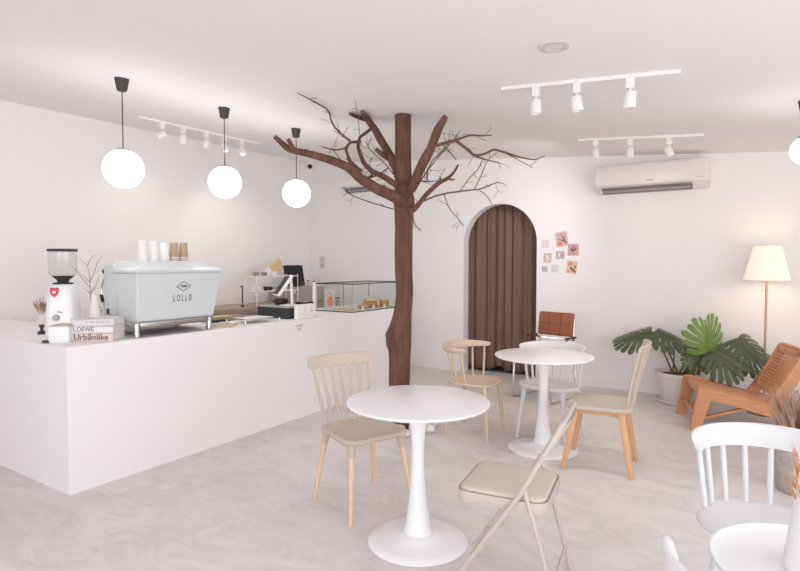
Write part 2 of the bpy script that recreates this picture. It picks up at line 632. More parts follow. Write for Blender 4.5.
# ================================================================== PENDANTS
def pendant(px, y, X, label, r=.1435):
    P = atd(px, y, 0)
    d = ray(px, y)
    k = X / d.x
    P = E0 + d * k
    zc = ceil_z(P.x, P.y)
    t = thing('globe_pendant', label, 'pendant lamp', (P.x, P.y, zc), 0, 'globe pendants over the counter')
    h = P.z - zc
    bm = B()
    lathe(bm, [(.052, 0), (.050, -.01), (.036, -.085), (.030, -.092), (0, -.092)], 24)
    obj('ceiling_canopy', bm, 'canopy', t)
    bm = B()
    tube(bm, [(0, 0, -.09), (0, 0, h + r)], .0042, 8)
    obj('cord', bm, 'cord', t)
    bm = B()
    bmesh.ops.create_uvsphere(bm, u_segments=40, v_segments=24, radius=r)
    bmesh.ops.translate(bm, vec=(0, 0, h), verts=bm.verts)
    obj('globe_shade', bm, 'globe', t, ang=180)
    bm = B()
    lathe(bm, [(.052, h + r - .012), (.05, h + r + .004), (.01, h + r + .014), (0, h + r + .014)], 24)
    obj('shade_cap', bm, 'steel', t)


pendant(123.5, 169, -4.03, 'globe pendant above the coffee machine, largest and leftmost of the lit row')
pendant(225, 182.5, -4.06, 'globe pendant in the middle of the row, above the bar rack')
pendant(296.5, 193.5, -4.10, 'globe pendant nearest the tree, above the till tablet')
pendant(806, 150.5, 0.255, 'small globe pendant cut by the right edge above the floor lamp', .09)

# ================================================================== TREE
TD = 4.92


def tp(x, y, off=0.0):
    """point of the tree on a sight line, kept below the ceiling"""
    P = atd(x, y, TD + off)
    while P.z > ceil_z(P.x, P.y) - .02 and off > -1.5:
        off -= .02
        P = atd(x, y, TD + off)
    return P


tb = atz(399, 427, 0)
tree = thing('bare_tree', 'bare brown tree trunk with cut branches rising to the ceiling', 'tree', (tb.x, tb.y, 0))
S = TD / FPX
path = [(399, 428, 11.6), (399, 412, 10.8), (399, 395, 10.4), (399.3, 375, 10.5), (399.6, 358, 10.4), (399.5, 346, 11.3),
        (399.2, 338, 12.0), (399.5, 331, 11.9), (401, 324, 10.4), (402.7, 314, 9.0), (404, 303, 8.4), (404.8, 294, 8.3), (404.6, 286, 8.5),
        (403.6, 270, 8.6), (403.4, 250, 8.7), (403.8, 230, 8.8), (404, 215, 9.6), (404, 203, 10.6), (403.6, 192, 9.6), (403.3, 180, 8.6),
        (403, 160, 8.2), (403, 140, 8.0), (403, 117, 8.0)]
pts, rads = [], []
for x, y, r in path:
    P = tp(x, y)
    pts.append(P - tree.location)
    rads.append(r * S)
pts[0].z = 0.0
zt = ceil_z((pts[-1] + tree.location).x, (pts[-1] + tree.location).y) - .006
pts[-1].z = zt - .001
# resample
P2, R2 = [], []
for i in range(len(pts) - 1):
    n = max(1, int((pts[i + 1] - pts[i]).length / .03))
    for k in range(n):
        f = k / n
        P2.append(pts[i].lerp(pts[i + 1], f))
        R2.append(rads[i] * (1 - f) + rads[i + 1] * f)
P2.append(pts[-1])
R2.append(rads[-1])
bm = B()
SEG = 36
rings = []
for P, r in zip(P2, R2):
    ring = []
    for k in range(SEG):
        a = 2 * PI * k / SEG
        q = Vector((math.cos(a) * 3, math.sin(a) * 3, P.z * 1.6))
        rr_ = r * (1 + .07 * noise.noise(q) + .035 * noise.noise(Vector((math.cos(a) * 9, math.sin(a) * 9, P.z * 2.5))))
        # swollen scar half way up on the left
        ring.append(bm.verts.new((P.x + math.cos(a) * rr_, P.y + math.sin(a) * rr_, P.z)))
    rings.append(ring)
for a, b in zip(rings, rings[1:]):
    for k in range(SEG):
        bm.faces.new((a[k], a[(k + 1) % SEG], b[(k + 1) % SEG], b[k]))
bm.faces.new(rings[0][::-1])
bm.faces.new(rings[-1])
obj('trunk', bm, 'bark', tree, ang=180)
bm = B()
kc = tp(391.5, 337, -.01) - tree.location
for dx, dz, r, sx in ((0, 0, .052, 1.0), (-.004, -.05, .05, .9), (.012, .06, .035, .8)):
    s = bmesh.ops.create_icosphere(bm, subdivisions=3, radius=r)
    for v in s['verts']:
        v.co = Vector((v.co.x * sx, v.co.y, v.co.z * 1.5)) * (1 + .12 * noise.noise(v.co * 30))
        v.co += kc + Vector((dx, 0, dz))
obj('burl', bm, 'bark', tree, ang=180)
kc = tp(397.5, 324.5, -.088) - tree.location
bm = B()
s = bmesh.ops.create_icosphere(bm, subdivisions=3, radius=.03)
for v in s['verts']:
    v.co = Vector((v.co.x * .7, v.co.y * .5, v.co.z * 1.1)) + kc
obj('knot_hole', bm, 'twig', tree, ang=180)
BRN = []


def branch(ptsr, off0=0.0, off1=0.0, name='branch', twigs=0, m='bark', tl=.16):
    P = []
    n = len(ptsr)
    for i, (x, y, r) in enumerate(ptsr):
        P.append(tp(x, y, off0 + (off1 - off0) * i / (n - 1)) - tree.location)
    rd = [max(.0014, r * S) for _, _, r in ptsr]
    bm = B()
    big = rd[0] > .012
    if big:
        # resample and add small irregularities
        Q, RR = [], []
        for i in range(n - 1):
            kN = max(1, int((P[i + 1] - P[i]).length / .05))
            for k in range(kN):
                f = k / kN
                q = P[i].lerp(P[i + 1], f)
                q = q + Vector((noise.noise(q * 6), noise.noise(q * 6 + Vector((5, 1, 2))), noise.noise(q * 6 + Vector((1, 7, 3))))) * .007
                Q.append(q)
                RR.append((rd[i] * (1 - f) + rd[i + 1] * f) * (1 + .12 * noise.noise(q * 11)))
        Q.append(P[-1])
        RR.append(rd[-1])
        tube(bm, Q, RR, 12, smooth=1)
    else:
        tube(bm, P, rd, 7, smooth=1)
    rnd = random.Random(int(ptsr[0][0] * 13 + ptsr[-1][1] * 7))
    for _ in range(twigs):
        i = rnd.randrange(0, n - 1)
        f = rnd.random()
        q = P[i].lerp(P[i + 1], f)
        d = (P[i + 1] - P[i]).normalized()
        side = (cR * rnd.uniform(-1, 1) + cU * rnd.uniform(-.6, 1) + cF * rnd.uniform(-.5, .5))
        dd = (d * rnd.uniform(.1, .9) + side.normalized()).normalized()
        L = tl * rnd.uniform(.4, 1.2)
        p1 = q + dd * L * .5
        dd2 = (dd + Vector((rnd.uniform(-.5, .5), rnd.uniform(-.5, .5), rnd.uniform(-.3, .5)))).normalized()
        p2 = p1 + dd2 * L * .5
        for v in (p1, p2):
            v.z = min(v.z, ceil_z(v.x + tree.location.x, v.y + tree.location.y) - .02)
        tube(bm, [q, p1, p2], [.0024, .0019, .0012], 5)
        if rnd.random() < .7:
            dd3 = (dd + Vector((rnd.uniform(-.9, .9), rnd.uniform(-.9, .9), rnd.uniform(-.5, .9)))).normalized()
            p3 = p1 + dd3 * L * .4
            p3.z = min(p3.z, ceil_z(p3.x + tree.location.x, p3.y + tree.location.y) - .02)
            tube(bm, [p1, p3], [.0017, .001], 5)
    return obj(name, bm, m, tree, ang=60)


branch([(404, 204, 6.2), (398.8, 199, 6), (380, 190.6, 5.1), (361, 179, 4.9), (350, 168, 4.5), (331, 159.5, 3.9), (309, 154, 3.3), (288, 148.6, 3), (280.6, 142, 2.4), (275, 137, 2.1)], -.05, -.45)
branch([(294, 151, 2.2), (291, 145, 2.1), (288, 139, 1.8)], -.41, -.42)
branch([(304, 153, 1.0), (306, 149, .8)], -.38, -.4, m='bark')
branch([(402, 186, 5.0), (397, 170, 4.8), (385.6, 147.5, 4.2), (376, 130.6, 3.7), (367, 119, 3.3), (362, 112, 1.8)], -.06, .35)
branch([(367.5, 120.5, 2.2), (358, 117.5, 1.9), (350, 113.7, 1.5)], .3, .25)
branch([(389, 159, 2.4), (382, 154.5, 2.6), (376, 149, 2.0)], .08, 0)
branch([(371, 129, 1.7), (359, 138, 1.5), (358, 147.5, 1.8), (363, 162.5, 2.2), (372.5, 172, 2.6), (385, 177, 2.8), (398, 186, 3.2)], .22, -.07)
branch([(360, 142, 1.5), (350, 142, 1.3), (345.5, 149, 1.5), (350, 161, 1.5), (362, 171, 1.4)], .2, .0)
branch([(347, 158, 1.0), (352, 165, 1.2), (358, 176, 1.2), (366, 180, 1.2), (372, 175, 1.2)], -.2, .1)
branch([(350, 141, 1.3), (337, 130.6, 1.1), (331, 121, .9), (329, 110, .8), (316, 102.5, .7), (297.5, 93, .35)], .2, .45, 'branch', 9, 'twig', .2)
branch([(346, 148, .9), (335, 150.5, .8), (322, 146.7, .5)], .18, .0, 'branch', 2, 'twig')
branch([(355, 100, .2), (358, 118, .3), (360, 136, .4)], .1, .1, 'twig', 3, 'twig', .1)
branch([(341, 160, .4), (335, 152, .4), (330, 148, .3)], .1, .0, 'twig', 1, 'twig', .1)
branch([(407, 196, 3.5), (412, 187, 4.0), (421, 168, 4.9), (430.6, 149, 4.5), (438, 129, 4.2), (445.6, 116.4, 2.8)], -.06, -.35)
branch([(431, 147, 1.8), (437, 145.2, 1.6), (455, 140.7, 1.4), (463, 137.5, 1.0), (471, 134.8, .9), (480, 136, .8), (492, 135.3, .5)], -.24, -.5, 'branch', 2, 'twig', .1)
branch([(456, 141.5, 1.5), (468, 149, 1.4), (474.5, 156, 1.4), (484, 154, 1.1), (494, 149, 1.1), (507, 153, 1.0), (518.7, 157.5, .9), (534, 160, .6), (545, 156, .4)], -.33, -.1, 'branch', 4, 'twig', .1)
branch([(474.5, 156, 1.0), (485, 159.5, .7), (500, 163, .45)], -.25, -.3, 'branch', 2, 'twig', .1)
branch([(504, 152, .7), (513, 157, .5), (533, 168, .3)], -.18, -.1, 'twig', 1, 'twig', .08)
branch([(442, 144, .5), (449, 151, .5), (456, 159.5, .5)], -.27, -.4, 'twig', 2, 'twig', .1)
branch([(409, 208, 2.4), (413, 211, 2.6), (425, 196, 2.4), (440, 182, 2.1), (448, 178.5, 1.7), (454, 172, 1.1), (458, 165, .9)], -.08, -.5, 'branch')
branch([(448, 179, 1.1), (453, 180, .9), (454.5, 179, .7)], -.4, -.4)
branch([(441, 181, .9), (440, 176.5, .7)], -.36, -.36)
branch([(414, 206, 1.0), (421, 202, 1.0), (440, 194, .9), (470, 190, .8), (480, 189.5, .7), (492, 184, .5), (500, 182, .45), (507.5, 186, .3)], -.05, .3, 'branch', 7, 'twig', .13)
branch([(479, 189.5, .5), (487, 196, .45), (492, 204, .35)], .2, .25, 'twig', 0, 'twig')
branch([(460, 191, .5), (471, 176, .5), (479, 169, .5), (483, 157, .4)], .1, .0, 'twig', 2, 'twig', .1)
branch([(474, 190, .5), (481, 176, .5), (487, 160, .4), (498, 152, .3)], .15, .2, 'twig', 3, 'twig', .12)
branch([(444, 194, .5), (449, 209, .5), (457, 217, .45), (463.6, 226, .4)], .1, .0, 'twig', 5, 'twig', .12)
branch([(393, 209, .6), (372.5, 203, .6), (355.6, 197, .55), (348, 193, .45), (342.5, 187, .3)], 0, -.3, 'twig', 7, 'twig', .13)
branch([(412, 204, .6), (413, 215, .5), (414, 224, .5), (421, 231, .4)], -.1, -.15, 'twig', 4, 'twig', .08)
branch([(414, 192, .8), (426, 172, .7), (440, 155, .6), (452, 142, .4), (460, 131, .3)], .05, .3, 'twig', 12, 'twig', .18)
branch([(427, 182, .7), (428, 165, .6), (445, 148, .5), (449, 143, .3)], .1, .1, 'twig', 10, 'twig', .15)
branch([(418, 181, .7), (434, 182, .5), (441, 178, .4)], .0, .2, 'twig', 5, 'twig', .14)
branch([(395, 176, .7), (382, 160, .5), (370, 150, .4), (366, 142, .3)], .05, .3, 'twig', 8, 'twig', .15)
branch([(396, 182, .7), (378, 176, .6), (368, 168, .5), (372, 158, .3)], .1, .3, 'twig', 8, 'twig', .15)
branch([(358, 175, .9), (370, 178, .9), (380, 174, .8), (388, 168, .6)], .25, .3, 'branch', 5, 'twig', .12)

# ring of white marbled stones round the foot
rng = random.Random(3)
for ringn, (rad, n) in enumerate(((.275, 14), (.18, 8))):
    for k in range(n):
        a = 2 * PI * (k + .5 * ringn) / n + rng.uniform(-.08, .08)
        bm = B()
        bmesh.ops.create_icosphere(bm, subdivisions=2, radius=.05)
        s3 = Vector((rng.uniform(.9, 1.25), rng.uniform(.8, 1.1), rng.uniform(.55, .8)))
        ph = Vector((rng.random() * 9, rng.random() * 9, 0))
        for v in bm.verts:
            c = v.co.normalized()
            v.co = Vector((v.co.x * s3.x, v.co.y * s3.y, v.co.z * s3.z)) * (1 + .35 * noise.noise(c * 2 + ph))
        zmin = min(v.co.z for v in bm.verts)
        for v in bm.verts:
            v.co.z -= zmin
        s = obj('marble_stone', bm, 'marble', None, ang=20)
        s.location = (tb.x + .03 + math.cos(a) * rad, tb.y + .02 + math.sin(a) * rad, .001)
        s.rotation_euler.z = rng.random() * 6
        tag(s, 'white veined stone lying in the ring round the tree foot', 'stone', 'white stones round the tree foot')

# ================================================================== TULIP TABLES
def tulip(loc, r, rb, label, hz=.742):
    t = thing('pedestal_table', label, 'table', loc)
    bm = B()
    lathe(bm, [(0, hz - .022), (r - .03, hz - .022), (r - .008, hz - .016), (r, hz - .008), (r - .002, hz - .002), (r - .008, hz), (0, hz)], 72)
    obj('tabletop', bm, 'white', t, ang=50)
    bm = B()
    lathe(bm, [(.001, .02), (.078, .03), (.074, .05), (.062, .11), (.049, .2), (.040, .3), (.034, .4), (.032, .47), (.036, .55), (.046, .63),
               (.055, .69), (.059, hz - .022), (.001, hz - .022)], 40)
    obj('pedestal', bm, 'white', t, ang=60)
    bm = B()
    lathe(bm, [(0, 0), (rb - .004, 0), (rb, .004), (rb - .003, .009), (rb * .8, .018), (rb * .6, .028), (rb * .45, .038), (.1, .052), (0, .052)], 64)
    obj('base', bm, 'white', t, ang=50)
    return t


tulip((-1.466, 2.44, 0), .372, .262, 'round white pedestal table in the foreground, nearest beside the tree')
tulip((-1.385, 4.21, 0), .378, .268, 'round white pedestal table further back in front of the white chair')


# ================================================================== CHAIRS
def arc_pt(t, a, b, y0):
    return Vector((a * math.sin(t), y0 - b * (1 - math.cos(t)), 0))


def white_chair(label, loc, rz):
    """moulded spindle chair with a wrap-round rail; local front is -Y"""
    t = thing('spindle_chair', label, 'chair', loc, rz, 'white wrap-back spindle chairs')
    out = []
    for k in range(48):
        a = 2 * PI * k / 48
        c, s = math.cos(a), math.sin(a)
        e = .78
        x = .248 * math.copysign(abs(c) ** e, c) * (1.0 + (.04 if s < 0 else -.04))
        y = .215 * math.copysign(abs(s) ** e, s)
        out.append((x, y))
    bm = B()
    slab(bm, out, [(.03, .418), (.006, .422), (0, .432), (0, .444), (.004, .450), (.014, .453), (.06, .450), (.14, .446)])
    obj('seat', bm, 'white_plastic', t, ang=60)
    N = 36
    st = []
    for k in range(N + 1):
        f = k / N
        th = R(-97 + 194 * f)
        ce = arc_pt(th, .262, .245, .232)
        n = Vector((math.sin(th) / .262, math.cos(th) / .245, 0)).normalized()
        e = min(1, math.sin(PI * min(1, max(0, f))) * 6) if 0 < f < 1 else 0
        e = min(1.0, (min(f, 1 - f) / .045)) if min(f, 1 - f) < .045 else 1.0
        e = math.sqrt(max(0.02, 1 - (1 - e) ** 2))
        mid = math.cos(th * .8)
        hh = (.036 + .012 * max(0, mid)) * (.55 + .45 * e)
        zc = .722 + .004 * max(0, mid)
        th2 = .013 * (.5 + .5 * e)
        ring = []
        for q in range(12):
            a = 2 * PI * q / 12
            ca, sa = math.cos(a), math.sin(a)
            ring.append(ce + n * (th2 * math.copysign(abs(ca) ** .6, ca) + (.012 * sa)) + Vector((0, 0, zc + hh * math.copysign(abs(sa) ** .55, sa))))
        st.append(ring)
    bm = B()
    sweep(bm, st)
    obj('back_rail', bm, 'white_plastic', t, ang=60)
    for th in (-84, -64, -43, -21.5, 0, 21.5, 43, 64, 84):
        a = arc_pt(R(th), .258, .24, .23)
        b = arc_pt(R(th), .228, .19, .195)
        bm = B()
        tube(bm, [(b.x, b.y, .44), ((b.x + a.x) / 2, (b.y + a.y) / 2, .58), (a.x, a.y, .72)], [.010, .0115, .010], 10)
        obj('spindle', bm, 'white_plastic', t)
    for sx in (-1, 1):
        for sy in (-1, 1):
            bm = B()
            tube(bm, [(sx * .165, sy * .155, .425), (sx * .19, sy * .185, .2), (sx * .208, sy * .205, 0)], [.021, .0175, .013], 12)
            obj('leg', bm, 'white_plastic', t)
    return t


white_chair('white spindle chair behind the round tray table at the right edge, facing the camera', (.068, 2.54, 0), R(1))
white_chair('white spindle chair at the bottom right, mostly cut off below the tray table', (.092, 1.505, 0), R(180))
white_chair('white spindle chair behind the farther pedestal table, by the curtain', (-1.435, 4.56, 0), R(-6))


def fan_back(t, m, y0, half_b, half_t, ztop, zrail, lean, n, curve=.03, rail_h=.075, thick=.02, base_z=.455, flare=.008):
    """straight-railed spindle back: spindles fan from the seat to a gently curved top rail"""
    N = 24
    st = []
    for k in range(N + 1):
        f = k / N
        u = -1 + 2 * f
        x = u * half_t
        y = y0 + lean + curve * (1 - u * u) - curve * .4
        edge = 1 - abs(u)
        e = min(1, edge / .09)
        e = math.sqrt(max(.03, 1 - (1 - e) ** 2))
        h = rail_h / 2 * (.55 + .45 * e)
        zc = ztop - rail_h / 2 - (1 - u * u) * -.006
        ring = []
        for q in range(12):
            a = 2 * PI * q / 12
            ca, sa = math.cos(a), math.sin(a)
            zz = h * math.copysign(abs(sa) ** .5, sa)
            ring.append(Vector((x, y + thick / 2 * math.copysign(abs(ca) ** .6, ca) + zz * .22, zc + zz)))
        st.append(ring)
    bm = B()
    sweep(bm, st)
    obj('back_rail', bm, m, t, ang=60)
    for k in range(n):
        u = -1 + 2 * k / (n - 1)
        xb, xt = u * half_b, u * (half_t - .028)
        yt = y0 + lean + curve * (1 - u * u) - curve * .4 - rail_h * .11
        yb = y0 + curve * .6 * (1 - u * u)
        bm = B()
        tube(bm, [(xb, yb, base_z), ((xb + xt) / 2, (yb + yt) / 2 - .008, (base_z + ztop - rail_h) / 2), (xt, yt, ztop - rail_h + .01)],
             [.0085, .0095, .0085], 10, smooth=1)
        obj('spindle', bm, m, t)


def seat_slab(t, m, w, d, r, z0, z1, dish=.006, taper=.0):
    out = []
    for x, y in rr(w, d, r, 7):
        out.append((x * (1 - taper * (y / d + .5)), y))
    bm = B()
    slab(bm, out, [(.02, z0), (.004, z0 + .004), (0, z0 + .014), (0, z1 - .008), (.004, z1 - .002), (.012, z1), (.05, z1 - dish * .6), (.12, z1 - dish)])
    obj('seat', bm, m, t, ang=60)


# beige fan-back chair, round beech legs
t = thing('spindle_chair', 'beige fan-back spindle chair with slim beech legs between the counter and the front table', 'chair', (-1.985, 2.655, 0), front(.92, -.38))
seat_slab(t, 'beige', .44, .43, .09, .428, .462, .008, .08)
fan_back(t, 'beige', .18, .158, .230, .868, 0, .105, 7, rail_h=.076, curve=.035, flare=.01)
for sx in (-1, 1):
    for sy in (-1, 1):
        bm = B()
        a, b = Vector((sx * .165, sy * .155, .43)), Vector((sx * .215, sy * .225, 0))
        tube(bm, [a.lerp(b, .13), a.lerp(b, .5), b], [.0175, .0155, .0125], 14)
        obj('leg', bm, 'light_wood', t)
        bm = B()
        tube(bm, [a + Vector((0, 0, .02)), a, a.lerp(b, .10), a.lerp(b, .17)], [.034, .03, .0225, .0195], 14)
        obj('leg_socket', bm, 'beige', t)

# taupe fan-back chair on a warm wood frame
t = thing('spindle_chair', 'taupe fan-back spindle chair on a warm orange-brown wood frame, seen from the side', 'chair', (-.925, 4.10, 0), front(-.98, -.10))
seat_slab(t, 'taupe', .45, .44, .1, .432, .464, .008, .06)
fan_back(t, 'taupe', .185, .165, .215, .905, 0, .10, 6, rail_h=.05, curve=.05, thick=.018)
for sx in (-1, 1):
    for sy in (-1, 1):
        bm = B()
        a, b = Vector((sx * .155, sy * .15, .432)), Vector((sx * .205, sy * .225, 0))
        bar(bm, b, a, .033, .033, .048, .048, up=(0, 1, 0), bev=.004)
        obj('leg', bm, 'leg_wood', t)
for sy in (-1, 1):
    bm = B()
    prism(bm, [(-.165, .43), (.165, .43), (.165, .375), (.12, .398), (0, .404), (-.12, .398), (-.165, .375)], .02, Matrix.Translation((0, sy * .15 - .01, 0)))
    obj('apron', bm, 'leg_wood', t, False)
for sx in (-1, 1):
    bm = B()
    prism(bm, [(-.16, .43), (.16, .43), (.16, .375), (.12, .398), (0, .404), (-.12, .398), (-.16, .375)], .02,
          Matrix.Translation((sx * .155 + .01, 0, 0)) @ Matrix.Rotation(PI / 2, 4, 'Z'))
    obj('apron', bm, 'leg_wood', t, False)

# cream chair with curved arm rail
t = thing('arm_chair', 'cream wooden spindle chair with a curved wrap-round rail, behind the front table', 'chair', (-2.02, 4.31, 0), front(1, .04))
seat_slab(t, 'cream', .43, .42, .12, .432, .458, .008, .12)
N = 30
st = []
for k in range(N + 1):
    f = k / N
    th = R(-100 + 200 * f)
    ce = arc_pt(th, .262, .23, .235)
    n = Vector((math.sin(th), math.cos(th), 0)).normalized()
    e = min(1.0, (min(f, 1 - f) / .05)) if min(f, 1 - f) < .05 else 1.0
    e = math.sqrt(max(.02, 1 - (1 - e) ** 2))
    wd = (.024 + .016 * max(0, math.cos(th))) * (.4 + .6 * e)
    hh = (.021 + .014 * max(0, math.cos(th))) * (.4 + .6 * e)
    ring = []
    for q in range(12):
        a = 2 * PI * q / 12
        ca, sa = math.cos(a), math.sin(a)
        ring.append(ce + n * (wd * math.copysign(abs(ca) ** .8, ca) + .012 * sa) + Vector((0, 0, .735 + hh * math.copysign(abs(sa) ** .7, sa))))
    st.append(ring)
bm = B()
sweep(bm, st)
obj('back_rail', bm, 'cream', t, ang=60)
for th in (-88, -60, -32, 0, 32, 60, 88):
    a = arc_pt(R(th), .256, .225, .232)
    b = arc_pt(R(th), .195, .19, .185)
    bm = B()
    tube(bm, [(b.x, b.y, .448), (b.x * .4 + a.x * .6, b.y * .4 + a.y * .6, .6), (a.x, a.y, .73)], [.009, .010, .008], 10, smooth=1)
    obj('spindle', bm, 'cream', t)
for sx in (-1, 1):
    for sy in (-1, 1):
        bm = B()
        tube(bm, [(sx * .165, sy * .155, .435), (sx * .18, sy * .175, .2), (sx * .19, sy * .19, 0)], [.019, .016, .012], 12)
        obj('leg', bm, 'cream', t)

# folding chair
t = thing('folding_chair', 'greige metal folding chair with padded seat in the foreground', 'chair', (-.93, 2.365, 0), front(-.99, -.145))
out = rr(.395, .40, .055, 6)
bm = B()
slab(bm, out, [(.02, .408), (.002, .41), (0, .416), (0, .452), (.002, .456)])
obj('seat_pan', bm, 'fold', t, ang=50)
out = rr(.372, .378, .05, 6)
bm = B()
slab(bm, out, [(0, .454), (0, .462), (.005, .468), (.02, .471), (.08, .473)])
obj('seat_pad', bm, 'fold_pad', t, ang=60)
bm = B()
tube(bm, [(sx, sy, .4575) for sx, sy in rr(.384, .389, .052, 6)] + [(.192, .1425, .4575)], .0024, 6, cap=False)
obj('seat_piping', bm, 'fold_seam', t)
# one bent tube: front feet, uprights and the top of the back
pt_front = [(-.215, -.235, 0), (-.215, .085, .48), (-.215, .240, .765), (-.205, .252, .792), (-.17, .258, .80),
            (.17, .258, .80), (.205, .252, .792), (.215, .240, .765), (.215, .085, .48), (.215, -.235, 0)]
bm = B()
tube(bm, pt_front, .0115, 12)
obj('upright_frame', bm, 'fold', t, ang=60)
bm = B()
st = []
for k in range(15):
    u = -1 + 2 * k / 14
    ring = []
    for q in range(10):
        a = 2 * PI * q / 10
        ca, sa = math.cos(a), math.sin(a)
        z = .715 + .075 * math.copysign(abs(sa) ** .5, sa)
        y = .085 + (z - .48) * (.177 / .32)
        ring.append(Vector((u * .212, y + .022 * (1 - u * u) + .006 * ca, z + .003 * ca)))
    st.append(ring)
sweep(bm, st)
obj('back_panel', bm, 'fold_pad', t, ang=60)
for sx in (-1, 1):
    bm = B()
    tube(bm, [(sx * .198, .098, .53), (sx * .198, .145, .38), (sx * .198, .245, .015)], .0105, 12)
    obj('rear_leg', bm, 'fold', t)
    bm = B()
    tube(bm, [(sx * .198, .235, .045), (sx * .198, .248, 0)], [.0135, .0145], 12)
    obj('foot_cap', bm, 'fold', t)
    bm = B()
    tube(bm, [(sx * .215, -.215, .030), (sx * .215, -.236, 0)], [.0135, .0145], 12)
    obj('foot_cap', bm, 'fold', t)
    bm = B()
    tube(bm, [(sx * .205, .06, .44), (sx * .207, .098, .53)], .008, 8)
    obj('hinge_link', bm, 'fold', t)
for ya, xa, za in ((.222, .198, .11), (-.155, .215, .12)):
    bm = B()
    tube(bm, [(-xa, ya, za), (xa, ya, za)], .007, 8)
    obj('stretcher', bm, 'fold', t)

# leather armchair near the back wall
t = thing('leather_armchair', 'chrome-framed chair with a quilted tan leather back against the back wall', 'armchair', (-1.925, 5.86, 0), R(-14))
bm = B()
box(bm, (0, .235, .785), (.43, .055, .26), Euler((R(-8), 0, 0)), .024, 3)
obj('back_cushion', bm, 'leather', t, ang=60)
bm = B()
rx = Matrix.Rotation(R(-8), 3, 'X')
for p, s in (((0, 0, 0), (.425, .003, .005)), ((-.072, 0, 0), (.005, .003, .25)), ((.072, 0, 0), (.005, .003, .25))):
    c = Vector((0, .235, .785)) + rx @ (Vector(p) + Vector((0, -.028, 0)))
    box(bm, c, s, rx)
obj('stitching', bm, 'seam', t, False)
bm = B()
box(bm, (0, 0, .445), (.43, .46, .07), None, .025, 3)
obj('seat_cushion', bm, 'leather', t, ang=60)
for sx in (-1, 1):
    bm = B()
    x = sx * .232
    tube(bm, [(x * .88, .27, .86), (x * .88, .245, .62), (x, .235, .415), (x, -.20, .415), (x, -.225, .39), (x, -.235, .05), (x, -.22, .012), (x, .24, .012), (x, .26, .03), (x, .245, .41)], .011, 10)
    obj('side_frame', bm, 'chrome', t, ang=60)
    bm = B()
    box(bm, (sx * .242, .13, .655), (.034, .20, .02), None, .008, 2)
    tube(bm, [(sx * .242, .19, .65), (sx * .215, .24, .62)], .009, 8)
    tube(bm, [(sx * .242, .05, .65), (sx * .233, .02, .41)], .009, 8)
    obj('armrest', bm, 'seam', t, ang=60)
bm = B()
tube(bm, [(-.225, .24, .62), (.225, .24, .62)], .009, 8)
tube(bm, [(-.232, .2, .405), (.232, .2, .405)], .009, 8)
tube(bm, [(-.232, -.16, .405), (.232, -.16, .405)], .009, 8)
obj('cross_rail', bm, 'chrome', t)

# wooden lounge chair
wc0 = Vector((-.60, 5.95, 0))
wc1 = Vector((-.42, 5.375, 0))
ctr = (wc0 + wc1) / 2
ux = (wc1 - wc0).normalized()      # along the front edge, towards the camera
th = front(-.954, -.299)
t = thing('lounge_chair', 'low teak lounge chair with a slatted leaning back by the right wall', 'lounge chair', (ctr.x, ctr.y, 0), th)
# local -Y is forward, x from far(-) to near(+)? rotation keeps: local +X -> world (cos th, sin th)
HW = .30


def side_bar(x, pts, w, name):
    bm = B()
    prism(bm, [(p[0], p[1]) for p in pts], w, Matrix.Translation((x + w / 2, 0, 0)) @ Matrix.Rotation(PI / 2, 4, 'Z'))
    bmesh.ops.bevel(bm, geom=list(bm.edges), offset=.004, segments=2, affect='EDGES')
    return obj(name, bm, 'teak', t, ang=40)


for sx in (-1, 1):
    x = sx * (HW - .018)
    side_bar(x, [(-.045, 0), (.035, 0), (.125, .30), (.085, .365), (.02, .375)], .036, 'front_leg')
    side_bar(x - sx * .002, [(.01, .375), (.075, .385), (.82, .205), (1.02, .0), (.91, 0), (.72, .125), (.30, .235), (.05, .29)], .034, 'seat_rail')
    side_bar(x - sx * .03, [(.50, .19), (.585, .16), (.76, .42), (.875, .69), (.86, .725), (.81, .725), (.665, .45)], .03, 'back_post')
    bm = B()
    bar(bm, (x - sx * .04, .05, .10), (x - sx * .04, .50, .245), .02, .045, up=(1, 0, 0), bev=.003)
    obj('brace', bm, 'teak', t, ang=40)
bm = B()
tube(bm, [(-HW + .06, .842, .712), (HW - .06, .842, .712)], .02, 14)
obj('top_rail', bm, 'teak', t)
bm = B()
bar(bm, (0, .035, .368), (0, .80, .2155), HW * 2 - .07, .022, up=(0, 0, 1), bev=.004)
obj('seat_panel', bm, 'teak', t, ang=40)
bm = B()
bar(bm, (-HW + .02, .02, .15), (HW - .02, .02, .15), .045, .022, up=(0, 0, 1), bev=.003)
bar(bm, (-HW + .02, .05, .33), (HW - .02, .05, .33), .022, .05, up=(0, 0, 1), bev=.003)
obj('front_stretcher', bm, 'teak', t, ang=40)
# back: frame + slats
a, b = Vector((0, .628, .345)), Vector((0, .815, .70))
dv = (b - a).normalized()
nv = Vector((0, -dv.z, dv.y))
bm = B()
for sx in (-1, 1):
    bar(bm, a + Vector((sx * (HW - .075), 0, 0)) + nv * .012, b + Vector((sx * (HW - .075), 0, 0)) + nv * .012, .05, .022, up=nv, bev=.003)
for q in (a, b - dv * .02):
    bar(bm, q + Vector((-HW + .05, 0, 0)) + nv * .012, q + Vector((HW - .05, 0, 0)) + nv * .012, .05, .022, up=nv, bev=.003)
obj('back_frame', bm, 'teak', t, ang=40)
L = (b - a).length
for k in range(11):
    q = a + dv * (.05 + (L - .11) * k / 10)
    bm = B()
    bar(bm, q + Vector((-HW + .09, 0, 0)) + nv * .010, q + Vector((.0, 0, 0)) + nv * .010, .015, .008, up=nv)
    obj('back_slat', bm, 'teak_dark', t, False)

bm = B()
bar(bm, a + Vector((.105, 0, 0)) + nv * .010, b + Vector((.105, 0, 0)) + nv * .010, .215, .012, up=nv, bev=.003)
obj('back_board', bm, 'teak', t, ang=40)

